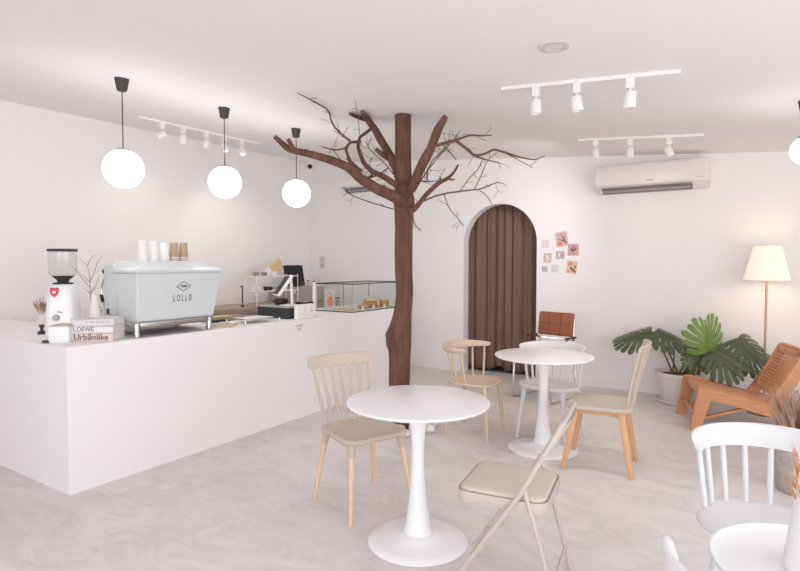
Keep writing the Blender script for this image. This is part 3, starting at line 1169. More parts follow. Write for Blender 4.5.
# ================================================================== FOREGROUND TRAY TABLE
t = thing('tray_table', 'round white metal tray side table at the bottom right between two white chairs', 'side table', (.177, 2.005, 0))
bm = B()
lathe(bm, [(0, .53), (.270, .53), (.283, .535), (.290, .55), (.288, .556), (.283, .556), (.279, .542), (.268, .537), (0, .537)], 64)
obj('tray_top', bm, 'white', t, ang=50)
for k in range(4):
    a = R(35 + 90 * k)
    bm = B()
    tube(bm, [(math.cos(a) * .262, math.sin(a) * .262, .531), (math.cos(a) * .262, math.sin(a) * .262, .0)], .010, 10)
    obj('leg', bm, 'white_metal', t)
bm = B()
for z in (.10,):
    tube(bm, [(math.cos(R(10 * k)) * .262, math.sin(R(10 * k)) * .262, z) for k in range(37)], .006, 8, cap=False)
obj('ring', bm, 'white_metal', t)
vp = cF * 1.60 + cR * 1.238
t = thing('flower_vase', 'white tapered vase standing on the tray table at the right edge', 'vase', (vp.x, vp.y, .537))
bm = B()
lathe(bm, [(0, 0), (.085, 0), (.088, .006), (.075, .12), (.058, .24), (.052, .29), (.047, .29), (.052, .24), (.066, .12), (.07, .02), (0, .02)], 40)
obj('vase_body', bm, 'white', t, ang=50)


def grass(name, loc, m, label, n, h, spread, plume, seed, base=.02, r0=.0022):
    rnd = random.Random(seed)
    t = thing(name, label, 'dried flowers', loc)
    bm = B()
    bp = B()
    for _ in range(n):
        a = rnd.uniform(0, 2 * PI)
        s = spread * math.sqrt(rnd.random())
        hh = h * rnd.uniform(.75, 1.05) * (1 - .25 * (s / spread) ** 2)
        p0 = Vector((math.cos(a), math.sin(a), 0)) * base * rnd.random()
        p1 = p0 + Vector((math.cos(a) * s * .3, math.sin(a) * s * .3, hh * .55))
        p2 = p0 + Vector((math.cos(a) * s, math.sin(a) * s, hh))
        tube(bm, [p0, p1, p2], [r0, r0 * .8, r0 * .5], 5)
        if plume:
            q = [p1.lerp(p2, f) for f in (.1, .35, .65, 1.0)]
            tube(bp, q, [r0, plume, plume * .9, r0 * .4], 7)
            for j in range(16):
                f = rnd.uniform(.15, 1)
                c = p1.lerp(p2, f)
                d = (p2 - p1).normalized() + Vector((rnd.uniform(-.5, .5), rnd.uniform(-.5, .5), rnd.uniform(-.2, .3)))
                tube(bp, [c, c + d * .03], [plume * .3, plume * .08], 4)
    obj('stems', bm, m, t)['kind'] = 'stuff'
    if plume:
        obj('plumes', bp, m, t)['kind'] = 'stuff'
    else:
        bp.free()
    return t


grass('dried_flower_bunch', (vp.x, vp.y, .56), 'dry_orange', 'orange dried stems standing in the white vase on the tray table', 22, .36, .075, .0045, 5, .03)

fv = Vector((.27, 4.31, 0))
t = thing('floor_vase', 'grey rough stoneware floor vase behind the white chair at the right edge', 'vase', (fv.x, fv.y, 0))
bm = B()
lathe(bm, [(0, 0), (.135, 0), (.145, .012), (.15, .12), (.15, .30), (.14, .38), (.12, .42), (.105, .42), (.125, .37), (.135, .28), (.13, .05), (0, .05)], 48)
obj('vase_body', bm, 'stone_vase', t, ang=60)
grass('dried_grass_bunch', (fv.x - .01, fv.y, .10), 'dry_grass', 'brown feathery dried grass bunch in the grey floor vase', 150, .60, .17, .0042, 11, .06, .0016)

# ================================================================== FLOOR LAMP
lp = aty(764.5, 345, 6.38)
t = thing('floor_lamp', 'floor lamp with a glowing pleated cream shade beside the lounge chair', 'floor lamp', (lp.x + .004, 6.38, 0))
bm = B()
lathe(bm, [(0, 0), (.13, 0), (.135, .006), (.13, .018), (.03, .026), (.012, .04), (0, .04)], 40)
obj('base', bm, 'brass', t, ang=50)
bm = B()
tube(bm, [(0, 0, .03), (0, 0, 1.5)], .0105, 14)
obj('pole', bm, 'brass', t)
bm = B()
z0, z1, r0, r1 = 1.292, 1.628, .193, .112
NP = 60
ro, ri = [], []
for z, r in ((z0, r0), ((z0 + z1) / 2, (r0 + r1) / 2), (z1, r1)):
    for off, dst in ((0, ro), (-.004, ri)):
        dst.append([bm.verts.new(((r + off + (.0035 if k % 2 else -.0035)) * math.cos(PI * k / NP), (r + off + (.0035 if k % 2 else -.0035)) * math.sin(PI * k / NP), z)) for k in range(2 * NP)])
n2 = 2 * NP
for rs in (ro, ri):
    for a_, b_ in zip(rs, rs[1:]):
        for k in range(n2):
            bm.faces.new((a_[k], a_[(k + 1) % n2], b_[(k + 1) % n2], b_[k]))
for q in (0, 2):
    for k in range(n2):
        bm.faces.new((ro[q][k], ro[q][(k + 1) % n2], ri[q][(k + 1) % n2], ri[q][k]))
obj('lamp_shade', bm, 'shade', t, False)
bm = B()
for z, r in ((z0, r0), (z1, r1)):
    tube(bm, [((r + .001) * math.cos(R(7.5 * k)), (r + .001) * math.sin(R(7.5 * k)), z) for k in range(49)], .0045, 6, cap=False)
obj('shade_trim', bm, 'ceramic', t)
bm = B()
for k in range(3):
    a = 2 * PI * k / 3
    tube(bm, [(0, 0, 1.49), (math.cos(a) * .124, math.sin(a) * .124, 1.575)], .003, 6)
obj('shade_spider', bm, 'brass', t)
bm = B()
bmesh.ops.create_uvsphere(bm, u_segments=20, v_segments=14, radius=.035)
bmesh.ops.translate(bm, vec=(0, 0, 1.45 + .04), verts=bm.verts)
obj('bulb', bm, 'spot_glow', t, ang=180)
bm = B()
tube(bm, [(-.035, -.05, 1.42), (-.036, -.05, 1.20)], .0012, 5)
bmesh.ops.create_uvsphere(bm, u_segments=10, v_segments=8, radius=.007, matrix=Matrix.Translation((-.036, -.05, 1.195)))
obj('pull_cord', bm, 'brass', t)
point('floor_lamp_light', (lp.x, 6.36, 1.40), 1.5, (1.0, .70, .42), .05)
point('floor_lamp_glow', (lp.x, 6.36, 1.55), .8, (1.0, .70, .42), .05)

# ================================================================== MONSTERA
pc = atz(678, 400, 0) + Vector((.01, .10, 0))
pc.y = min(pc.y, 6.40)
mon = thing('potted_monstera', 'monstera plant with split leaves in a white pot behind the lounge chair', 'potted plant', (pc.x, pc.y, 0))
DP = (pc - E0).dot(vF) 
bm = B()
lathe(bm, [(0, 0), (.19, 0), (.205, .01), (.215, .035), (.21, .04), (.195, .02), (0, .02)], 48)
obj('saucer', bm, 'pot', mon, ang=50)
bm = B()
lathe(bm, [(0, .018), (.165, .018), (.175, .03), (.205, .28), (.222, .285), (.224, .325), (.21, .325), (.2, .30), (.19, .26), (0, .25)], 48)
obj('pot', bm, 'pot', mon, ang=50)
bm = B()
lathe(bm, [(.198, .285), (.12, .30), (.05, .305), (0, .30)], 32, cap=False)
obj('soil', bm, 'soil', mon)


def leaf(base, tip, half_w, nrm, m, lobes=8, droop=.10, fold=.12, stem_from=None, seed=1):
    rnd = random.Random(seed)
    base, tip = Vector(base), Vector(tip)
    ax = tip - base
    L = ax.length
    ax.normalize()
    nrm = Vector(nrm)
    nrm = (nrm - ax * nrm.dot(ax)).normalized()
    sd = nrm.cross(ax)

    def pos(u, v):
        # u along midrib (0..1), v sideways in metres
        z = -droop * (u ** 2) * L - fold * abs(v) - .35 * v * v / max(half_w, .01)
        return base + ax * (u * L) + sd * v + nrm * z

    bm = B()
    NS = lobes * 12
    for s in (-1, 1):
        cols = []
        lob_ln = [rnd.uniform(.92, 1.06) for _ in range(lobes + 1)]
        for k in range(NS + 1):
            f = k / NS
            fr = (f * lobes) % 1.0
            li = int(min(lobes - 1e-6, f * lobes))
            slit = fr > .84 and .06 < f < .97
            a0 = R(122 - 112 * f ** .85)
            ln = half_w * (.80 + .42 * math.sin(PI * min(1, f * 1.15)) ** .8)
            e = max(0, min(1, (f - .68) / .32))
            e = e * e * (3 - 2 * e)
            ln = ln * (1 - e) + L * .20 * e
            ln *= lob_ln[li] * (1 - .16 * abs(2 * min(1, fr / .84) - 1) ** 3)
            u0 = .03 + .80 * f
            col = []
            for q in (0, .2, .4, .52, .7, .88, 1.0):
                if slit and q > (.4 if li % 2 else .52):
                    break
                a1 = a0 - .30 * q
                uu = u0 * L + math.cos(a1) * ln * q
                vv = math.sin(a1) * ln * q
                col.append(bm.verts.new(pos(uu / L, s * vv)))
            cols.append(col)
        for c1, c2 in zip(cols, cols[1:]):
            for j in range(min(len(c1), len(c2)) - 1):
                bm.faces.new((c1[j], c1[j + 1], c2[j + 1], c2[j]))
    # midrib
    o = obj('leaf', bm, m, mon, ang=180)
    md = o.modifiers.new('thickness', 'SOLIDIFY')
    md.thickness = .0015
    bm = B()
    tube(bm, [pos(u, 0) + nrm * .001 for u in (0, .25, .5, .75, .97)], [.0045, .004, .003, .002, .001], 6)
    o2 = obj('midrib', bm, 'leaf_bright' if m == 'leaf_bright' else 'stem', o)
    if stem_from is not None:
        bm = B()
        c = Vector(stem_from)
        e = base
        mid = (c + e) / 2 + Vector((0, 0, .04))
        tube(bm, [c, mid, e], [.010, .008, .006], 8, smooth=2)
        obj('leaf_stalk', bm, 'stem', mon)
    return o


def mp_(x, y, off=0.0):
    return aty(x, y, 6.30 + off) - mon.location


so = [Vector((-.05, 0, .29)), Vector((0, .02, .29)), Vector((.03, -.02, .29)), Vector((.06, 0, .29))]
toc = -cF
leaf(mp_(652, 331, .0), mp_(612, 341, -.10), .17, cU * .9 + toc * .62, 'leaf_dark', 8, .1, .2, so[0], 2)
leaf(mp_(656, 330, .02), mp_(683, 341, -.05), .17, cU * .9 + toc * .66, 'leaf_dark', 7, .12, .2, so[1], 3)
leaf(mp_(697, 349, -.05), mp_(676, 343, -.10), .09, cU * .8 + toc * .5, 'leaf_dark', 6, .1, .2, so[1], 4)
leaf(mp_(710, 352, -.12), mp_(706, 320, -.20), .185, toc * .95 + cU * .35 - cR * .1, 'leaf_bright', 7, .05, .15, so[2], 5)
leaf(mp_(704, 351, -.06), mp_(690, 366, -.2), .13, toc * .8 + cU * .6, 'leaf_mid', 7, .1, .2, so[2], 6)
leaf(mp_(714, 352, -.18), mp_(743, 369, -.30), .21, toc * .85 + cU * .6, 'leaf_dark', 9, .08, .15, so[3], 7)
leaf(mp_(737, 338, -.05), mp_(764, 364, -.15), .22, toc * .9 + cU * .45, 'leaf_dark', 9, .1, .2, so[3], 8)
leaf(mp_(722, 350, -.02), mp_(702, 361, -.08), .12, toc * .7 + cU * .7, 'leaf_mid', 7, .1, .2, so[3], 9)
bm = B()
tube(bm, [so[3], mp_(700, 362, -.1), mp_(712, 350, -.1)], [.02, .016, .01], 10, smooth=2)
obj('main_stem', bm, 'stem', mon)
bm = B()
tube(bm, [so[0], mp_(674, 352, 0), mp_(673.5, 343, .02)], [.008, .006, .005], 8, smooth=1)
obj('leaf_stalk', bm, 'stem', mon)

# ================================================================== CURTAIN
t = thing('curtain', 'brown pleated cloth curtain hanging in the arched doorway', 'curtain', (acx, YB + .20, 0))
bm = B()
N = 300
zs = [.055, .12, .5, 1.0, 1.5, 2.0, 2.32]
cols = []
for k in range(N + 1):
    f = k / N
    x = -.60 + 1.20 * f
    col = []
    for z in zs:
        ph = f * 2 * PI * 8.5 + 1.6 * math.sin(f * 11 + 1) + .5 * noise.noise(Vector((f * 8, z * .6, 0)))
        amp = .036 * (.75 + .45 * noise.noise(Vector((f * 6, 3.1, 0)))) * (1.1 - .12 * z)
        y = amp * math.sin(ph) + amp * .45 * math.sin(2.3 * ph + 1)
        zb = z
        if z < .1:
            g = math.exp(-((f - .44) / .07) ** 2)
            zb = .035 + .06 * g
        col.append(bm.verts.new((x + .012 * math.cos(ph), y, zb)))
    cols.append(col)
for a_, b_ in zip(cols, cols[1:]):
    for j in range(len(zs) - 1):
        bm.faces.new((a_[j], b_[j], b_[j + 1], a_[j + 1]))
c = obj('cloth', bm, 'curtain', t, ang=180)
md = c.modifiers.new('thickness', 'SOLIDIFY')
md.thickness = .004
bm = B()
tube(bm, [(-.68, 0, 2.34), (.68, 0, 2.34)], .012, 10)
obj('curtain_rod', bm, 'steel', t)

# ================================================================== POSTCARDS
def quad(bm, w, h, th=.002, dx=0, dz=0, y=0):
    box(bm, (dx, y, dz), (w, th, h))


def blob(bm, dx, dz, rx, rz_, y, ang=0, n=16):
    vs = []
    for k in range(n):
        a = 2 * PI * k / n
        u, v = rx * math.cos(a), rz_ * math.sin(a)
        vs.append((dx + u * math.cos(ang) - v * math.sin(ang), y, dz + u * math.sin(ang) + v * math.cos(ang)))
    add_faces(bm, vs, [tuple(range(n))])


PC = {}
for nm, c in (('peach', (.74, .50, .42)), ('blush', (.70, .50, .48)), ('rose', (.60, .36, .37)), ('grey', (.50, .48, .49)), ('taupe', (.60, .50, .45)),
              ('faint', (.71, .675, .67)), ('orange', (.72, .28, .13)), ('maroon', (.20, .09, .09)), ('brown', (.30, .17, .12)), ('cream', (.80, .72, .66)), ('lilac', (.55, .49, .52))):
    PC[nm] = mat('print_' + nm, c, .7)


def postcard(cx, cy, wpx, hpx, tilt, bg, marks, label):
    P = aty(cx, cy, YB)
    S_ = (P - E0).dot(vF) / FPX
    w_, h_ = wpx * S_ / math.cos(YAW) * .98, hpx * S_
    bm = B()
    quad(bm, w_, h_)
    o = obj('postcard', bm, PC[bg], None, False)
    o.location = (P.x, YB - .0014, P.z)
    o.rotation_euler = (0, R(tilt), 0)
    tag(o, label, 'postcard', 'postcards on the back wall')
    for (col, dx, dz, rx, rz_, an) in marks:
        b2 = B()
        blob(b2, dx * w_, dz * h_, rx * w_, rz_ * h_, -.0016, R(an))
        obj('print', b2, PC[col], o, False)
    return o


postcard(561.8, 239, 10.3, 14.5, -8, 'blush', [('orange', -.2, -.32, .26, .16, 0), ('brown', .1, .05, .05, .42, 20), ('brown', .25, 0, .04, .45, 5), ('maroon', .05, -.12, .04, .4, 60), ('rose', -.25, .28, .12, .09, 0)],
         'largest and topmost postcard, peach with orange and dark leaf strokes')
postcard(573.2, 249.8, 9.2, 11.5, 0, 'rose', [('maroon', -.1, 0, .09, .2, 35), ('maroon', .15, .05, .09, .2, -35), ('maroon', 0, .28, .08, .1, 0), ('brown', 0, -.2, .03, .28, 0)],
         'dusty rose postcard with a dark leafy sprig, rightmost of the upper ones')
postcard(560.2, 255, 7.4, 7.6, 0, 'grey', [('cream', -.12, 0, .12, .36, 0), ('rose', .22, -.05, .24, .34, 0)], 'small grey postcard with a rose patch below the largest one')
postcard(547.6, 258, 6.8, 9.6, 2, 'taupe', [('cream', -.05, .15, .2, .14, 0), ('cream', .08, -.15, .13, .24, -25)], 'taupe postcard with pale curved shapes nearest the arch')
postcard(571.7, 267.2, 8.6, 12.4, 7, 'peach', [('orange', -.15, .25, .2, .15, 0), ('brown', .15, -.2, .13, .34, 55), ('orange', -.28, -.38, .14, .1, 0), ('brown', .33, .05, .1, .14, 0)],
         'lowest right postcard, peach with an orange dot and brown leaves')
postcard(544.6, 269, 4.8, 5.6, 0, 'lilac', [('grey', -.1, .1, .2, .25, 0)], 'tiny grey card at the lower left of the postcard cluster')
postcard(555, 268.6, 5.6, 7.4, 4, 'faint', [('cream', 0, .1, .3, .2, 0)], 'faint off-white card low in the middle of the cluster')
postcard(545.4, 243.8, 5.6, 8.4, 0, 'faint', [('cream', 0, .1, .3, .2, 0)], 'faint off-white card at the upper left beside the arch')
# notice on the wall by the till
P = aty(322.3, 262.3, YB)
bm = B()
box(bm, (0, 0, 0), (.105, .003, .19))
o = obj('wall_notice', bm, PC['lilac'], None, False)
o.location = (P.x, YB - .002, P.z)
tag(o, 'small pinkish paper notice on the wall above the glass case', 'notice')
o.data.materials[0] = mat('pinkish_notice_paper', (.69, .64, .635), .8)
for dz, ww in ((.055, .06), (.02, .03), (-.035, .085), (-.075, .07)):
    bm = B()
    box(bm, (0, -.0022, dz), (ww, .001, .008))
    obj('print', bm, 'ink_soft', o, False)

# ================================================================== AIR CONDITIONERS
def aircon(loc, w_, h_, d_, rz, label):
    t = thing('air_conditioner', label, 'air conditioner', loc, rz)
    # local: back on y=0, front towards -y ; z from 0 down to -h
    bm = B()
    poly = [(0, 0), (0, -h_), (-d_ * .35, -h_), (-d_ * .80, -h_ + .055), (-d_, -h_ + .085), (-d_ * 1.02, -h_ * .5), (-d_, -.02), (-d_ * .93, 0)]
    prism(bm, poly, w_, Matrix.Translation((w_ / 2, 0, 0)) @ Matrix.Rotation(PI / 2, 4, 'Z'))
    bmesh.ops.bevel(bm, geom=[e for e in bm.edges], offset=.01, segments=3, affect='EDGES')
    obj('body', bm, 'ac', t, ang=40)
    bm = B()
    a_, b_ = Vector((0, -d_ * .42, -h_ + .004)), Vector((0, -d_ * .86, -h_ + .055))
    mid = (a_ + b_) / 2
    ang_ = math.atan2(b_.z - a_.z, b_.y - a_.y)
    box(bm, mid + Vector((-.04, -.004, -.007)), (w_ * .80, (b_ - a_).length, .008), Euler((ang_, 0, 0)))
    obj('louver_slot', bm, 'ac_dark', t, False)
    bm = B()
    box(bm, mid + Vector((-.04, -.010, -.013)), (w_ * .78, .035, .006), Euler((ang_, 0, 0)), .002)
    obj('louver', bm, 'grey_box', t, False)
    bm = B()
    box(bm, (0, -d_ * 1.02 - .0005, -h_ + .11), (.08, .002, .009))
    obj('badge', bm, 'ink_soft', t, False)
    bm = B()
    box(bm, (w_ * .43, -d_ * 1.0 - .002, -h_ + .105), (.11, .003, .004))
    obj('display_strip', bm, 'ink_soft', t, False)
    return t


aircon((-1.0, YB - .002, 2.545), 1.13, .30, .20, 0, 'white wall air conditioner right of the arch under the ceiling track')
aircon((-4.80, YB - .002, 2.80), .92, .28, .19, 0, 'white wall air conditioner behind the tree branches')

# ================================================================== TRACK LIGHTS
def track(a, b, spots, label, direction='x', aim=None, lit=()):
    """a, b: (X, Y) ends; spots: list of (X, Y, tilt vector)"""
    ca = Vector((a[0], a[1], ceil_z(*a)))
    cb = Vector((b[0], b[1], ceil_z(*b)))
    t = thing('track_light', label, 'track light', ca)
    bm = B()
    bar(bm, Vector((0, 0, -.012)), cb - ca + Vector((0, 0, -.012)), .034, .022)
    obj('track', bm, 'white_metal', t, False)
    for i, (X, Y, aimv) in enumerate(spots):
        c = Vector((X, Y, ceil_z(X, Y) - .022)) - ca
        bm = B()
        box(bm, c + Vector((0, 0, -.03)), (.045, .045, .062), None, .004)
        tube(bm, [c + Vector((0, 0, -.06)), c + Vector((0, 0, -.092))], .007, 8)
        sp = obj('spotlight', bm, 'white_metal', t, ang=40)
        v = Vector(aimv).normalized()
        hc = c + Vector((0, 0, -.125))
        q = v.to_track_quat('-Z', 'Y').to_matrix().to_4x4()
        bm = B()
        lathe(bm, [(.001, .045), (.028, .045), (.034, .038), (.036, -.045), (.031, -.048), (.028, -.03), (.001, -.03)], 24)
        bm.transform(Matrix.Translation(hc) @ q)
        obj('lamp_head', bm, 'white_metal', sp, ang=40)
        bm = B()
        lathe(bm, [(.028, -.040), (.001, -.040)], 20, cap=False)
        bm.transform(Matrix.Translation(hc) @ q)
        obj('lens', bm, 'spot_glow' if i in lit else 'white', sp)
    return t


def on_ceiling(px, py):
    d = ray(px, py)
    k = (3.06 - .08 * 6.05 - .014 * 6.68 - EYE) / (d.z + .08 * d.x - .014 * d.y)
    return E0 + d * k


def xs(px, Y):
    return aty(px, 100, Y).x


track((-1.482, 3.57), (-.39, 3.57), [(xs(536, 3.57), 3.57, (0, .0, -1)), (xs(577, 3.57), 3.57, (.1, .1, -1)), (xs(630, 3.57), 3.57, (-.1, .1, -1))],
      'white ceiling track with three spot heads, nearer and left of the other one')
track((-1.506, 5.565), (-.42, 5.565), [(xs(596.5, 5.565), 5.565, (0, .1, -1)), (xs(631, 5.565), 5.565, (0, .15, -1)), (xs(670, 5.565), 5.565, (.35, .2, -1))],
      'white ceiling track with three spot heads, farther, above the air conditioner')
sp3 = []
for px, aim in ((162, (-.55, -.6, -.5)), (183, (-.2, .1, -1)), (206, (-.2, 0, -1)), (224, (.3, .2, -.8)), (242, (.3, .2, -.8))):
    # solve Y on the line X = -5.3
    d = ray(px, 130)
    k = -5.3 / d.x
    sp3.append((-5.3, (E0 + d * k).y, aim))
track((-5.3, 3.32), (-5.3, 4.95), sp3, 'white ceiling track with five spot heads above the back bar', lit=(0, 3, 4))
spot('track_spot_left', (-5.3, 3.6, 2.78), (-6.05, 3.75, 1.85), 7.0, (1.0, .82, .62), 95, 1.0)
spot('track_spot_left', (-5.3, 4.55, 2.80), (-5.9, 5.2, 1.0), 14.0, (1.0, .93, .86), 110, 1.0)
spot('track_spot_back', (-.95, 5.565, 2.45), (-1.1, 6.68, 1.55), 4.0, (1.0, .82, .62), 90, 1.0)
spot('track_spot_back', (-1.38, 5.565, 2.45), (-3.9, 6.5, 1.2), 32, (1.0, .95, .90), 120, 1.0)
spot('track_spot_back', (-.9, 5.565, 2.45), (-1.9, 5.0, 0), 28, (1.0, .74, .50), 80, 1.0)
for xx in (-1.25, -.93, -.55):
    spot('track_spot_front', (xx, 3.57, 2.42), (xx - .2, 3.9, 0), 9, (1.0, .95, .90), 120, 1.0)

# recessed downlight
P = on_ceiling(554, 46.5)
t = thing('downlight', 'round recessed downlight in the ceiling above the front track', 'ceiling light', (P.x, P.y, ceil_z(P.x, P.y)))
bm = B()
lathe(bm, [(.046, -.004), (.05, -.008), (.078, -.006), (.08, .004), (.046, .004)], 40, cap=False)
obj('trim_ring', bm, 'downlight', t)
bm = B()
lathe(bm, [(.05, -.003), (.001, -.0035)], 32, cap=False)
obj('lens', bm, 'downlight_lens', t)
# dome camera in the corner
P = aty(309, 166, YB - .10)
t = thing('security_camera', 'tiny white security camera with black eye in the far ceiling corner', 'security camera', (-5.92, YB - .12, 2.985))
bm = B()
lathe(bm, [(.001, .06), (.05, .06), (.055, .0), (.045, -.03), (.001, -.045)], 24)
obj('housing', bm, 'white_metal', t)
bm = B()
bmesh.ops.create_uvsphere(bm, u_segments=16, v_segments=12, radius=.036, matrix=Matrix.Translation((.025, -.035, -.012)))
obj('eye', bm, 'black', t, ang=180)

# ================================================================== ESPRESSO MACHINE
ex0, ex1, ey0, ey1 = -4.12, -3.63, 2.235, 2.975      # plan extents
t = thing('espresso_machine', 'large pale blue-grey espresso machine on the counter', 'espresso machine', (-3.87, 2.6, CZ))


def L_(x, y, z):
    return Vector((x + 3.87, y - 2.6, z - CZ))


bm = B()
zb, zt_ = 1.03, 1.392
vs = [L_(-3.95, ey0 + .03, zb), L_(ex1 - .035, ey0 + .02, zb), L_(ex1 - .035, ey1 - .07, zb), L_(-3.95, ey1 - .07, zb),
      L_(-3.95, ey0, zt_), L_(ex1, ey0, zt_), L_(ex1, ey1, zt_), L_(-3.95, ey1, zt_)]
add_faces(bm, vs, [(3, 2, 1, 0), (4, 5, 6, 7), (0, 1, 5, 4), (1, 2, 6, 5), (2, 3, 7, 6), (3, 0, 4, 7)])
bmesh.ops.bevel(bm, geom=list(bm.edges), offset=.012, segments=3, affect='EDGES')
obj('body_panel', bm, 'machine', t, ang=50)
bm = B()
zc = 1.472
vs = [L_(-3.97, ey0 - .006, zt_ - .004), L_(ex1 + .006, ey0 - .006, zt_ - .004), L_(ex1 + .006, ey1 + .006, zt_ - .004), L_(-3.97, ey1 + .006, zt_ - .004),
      L_(-3.97, ey0 - .006, zt_ + .012), L_(ex1 + .006, ey0 - .006, zt_ + .012), L_(ex1 + .006, ey1 + .006, zt_ + .012), L_(-3.97, ey1 + .006, zt_ + .012),
      L_(-4.06, ey0 + .09, zc), L_(ex1 - .10, ey0 + .14, zc), L_(ex1 - .10, ey1 - .06, zc), L_(-4.06, ey1 - .06, zc)]
add_faces(bm, vs, [(3, 2, 1, 0), (0, 1, 5, 4), (1, 2, 6, 5), (2, 3, 7, 6), (3, 0, 4, 7), (4, 5, 9, 8), (5, 6, 10, 9), (6, 7, 11, 10), (7, 4, 8, 11), (8, 9, 10, 11)])
bmesh.ops.bevel(bm, geom=list(bm.edges), offset=.005, segments=2, affect='EDGES')
obj('top_cover', bm, 'machine', t, ang=50)
for y0_, y1_ in ((ey0 + .005, ey0 + .04), (ey1 - .06, ey1 - .02)):
    bm = B()
    box(bm, L_(-4.0, (y0_ + y1_) / 2, 1.235), (.13, y1_ - y0_, .42), None, .008)
    obj('side_column', bm, 'machine', t, ang=50)
bm = B()
box(bm, L_(-4.01, ey0 + .003, 1.10), (.035, .006, .045), None, .002)
obj('switch', bm, 'black', t, False)
bm = B()
box(bm, L_(-4.03, 2.6, 1.40), (.12, ey1 - ey0 - .1, .10), None, .01)
obj('group_housing', bm, 'machine', t, ang=50)
bm = B()
box(bm, L_(-3.86, 2.575, 1.015), (.42, .62, .035), None, .004)
box(bm, L_(-4.0, 2.58, .995), (.34, .66, .045), None, .006)
obj('drip_tray', bm, 'steel', t, ang=40)
for x_, y_ in ((-3.665, 2.25), (-3.665, 2.86), (-4.1, 2.28), (-4.1, 2.88)):
    bm = B()
    lathe(bm, [(0, 0), (.026, 0), (.026, .006), (.021, .008), (.021, .10), (0, .10)], 24, c=L_(x_, y_, CZ))
    obj('foot', bm, 'chrome', t, ang=50)
for y_ in (2.42, 2.75):
    bm = B()
    lathe(bm, [(.001, 0), (.038, 0), (.038, .07), (.028, .08), (.001, .08)], 24, c=L_(-4.10, y_, 1.20))
    obj('group_head', bm, 'chrome', t, ang=50)
    bm = B()
    tube(bm, [L_(-4.12, y_, 1.195), L_(-4.26, y_ - .03, 1.17)], [.012, .016], 12)
    obj('portafilter_handle', bm, 'black', t)
for y_, s_ in ((ey0 + .03, -1), (ey1 - .03, 1)):
    bm = B()
    tube(bm, [L_(-4.06, y_, 1.37), L_(-4.10, y_ - .0, 1.35), L_(-4.145, y_, 1.27), L_(-4.13, y_, 1.17), L_(-4.09, y_, 1.10)], .0065, 10, smooth=2)
    w_ = obj('steam_wand', bm, 'chrome', t)
    bm = B()
    tube(bm, [L_(-4.145, y_, 1.22), L_(-4.125, y_, 1.165)], .013, 10)
    obj('wand_grip', bm, 'black', w_)
    bm = B()
    bmesh.ops.create_uvsphere(bm, u_segments=14, v_segments=10, radius=.022, matrix=Matrix.Translation(L_(-4.085, y_, 1.395)))
    obj('steam_knob', bm, 'seam', t, ang=180)
# badge: diamond + name on the back panel
bx = ex1 - .004
tl = .095
fm = lambda y_, z_: face_mtx(L_(ex1 + .0012 - (1.392 - z_) * .0967, y_, z_), 1, 0, tl)
yc = 2.615
bm = B()
dw, dh = .060, .036
mt = fm(yc, 1.282)
crn = [(-dw, 0), (0, dh), (dw, 0), (0, -dh)]
for k in range(4):
    a_, b_ = Vector((*crn[k], 0)), Vector((*crn[(k + 1) % 4], 0))
    bar(bm, mt @ a_, mt @ b_, .004, .004)
obj('diamond_emblem', bm, 'ink_brown', t, False)
text('emblem_letters', 'VBM', .028, mt, 'ink_brown', t, 1.0, bold=.0004)
text('name_lettering', 'LOLLO', .074, fm(yc - .005, 1.192), 'ink_brown', t, .44, space=1.9, bold=.0008)

# paper cups upside down on top
def cup(X, Y, z, m, label, h=.145, r0=.036, r1=.027, group=None, lips=0):
    c = thing('paper_cup', label, 'paper cup', (X, Y, z), 0, group)
    bm = B()
    lathe(bm, [(r0, 0), (r0, .003), (r1, h - .004), (r1 - .002, h), (0, h)], 28)
    obj('cup_wall', bm, m, c, ang=50)
    bm = B()
    lathe(bm, [(r0, 0), (r0 + .003, .001), (r0 + .003, .006), (r0 - .001, .007)], 28, cap=False)
    obj('cup_rim', bm, m if lips == 0 else 'paper_cup', c)
    return c


def topY(px, X):
    d = ray(px, 261)
    return (E0 + d * (X / d.x)).y


XC = -3.86
for px, h, lb in ((143.3, .158, 'tall white paper cup upside down on the coffee machine, leftmost of three'),
                  (154.2, .152, 'tall white paper cup upside down on the coffee machine, middle of three'),
                  (164.8, .142, 'tall white paper cup upside down beside the brown cups')):
    cup(XC, topY(px, XC), 1.472, 'paper_cup', lb, h, .0365, .031, 'white cups on the coffee machine')
for px, side in ((174.2, 'left'), (183.6, 'right')):
    y_ = topY(px, XC)
    for k in range(3):
        nm = ('bottom', 'middle', 'top')[k]
        cup(XC, y_, 1.4725 + .013 * k, 'kraft', 'brown kraft paper cup, %s one of the %s nested stack on the machine' % (nm, side), .12, .036 - .0004 * k, .0285,
            'brown kraft cups on the coffee machine', 1)

# ================================================================== GRINDER
gp = cF * 3.74 + cR * (-.612 * 3.74)
t = thing('coffee_grinder', 'white coffee grinder with a clear bean hopper beside the stacked books', 'coffee grinder', (gp.x, gp.y, CZ), front(.72, -.69))
bm = B()
st = []
for z, w_, d_, yo in ((.0, .165, .22, .01), (.012, .175, .23, .01), (.10, .172, .225, .01), (.2, .168, .215, .012), (.3, .158, .20, .015), (.36, .145, .185, .018), (.383, .125, .16, .02)):
    st.append([Vector((x, y + yo, z)) for x, y in rr(w_, d_, .045, 5)])
sweep(bm, st)
obj('body', bm, 'white', t, ang=60)
bm = B()
lathe(bm, [(.001, .383), (.062, .383), (.062, .392), (.034, .396), (.036, .41), (.066, .437), (.07, .44), (.001, .44)], 32, c=(0, .015, 0))
obj('hopper_collar', bm, 'charcoal', t, ang=50)
bm = B()
lathe(bm, [(.066, .437), (.082, .447), (.086, .46), (.087, .61), (.084, .61), (.083, .46), (.063, .441)], 40, c=(0, .015, 0), cap=False)
obj('bean_hopper', bm, 'thin_glass', t, ang=50)
bm = B()
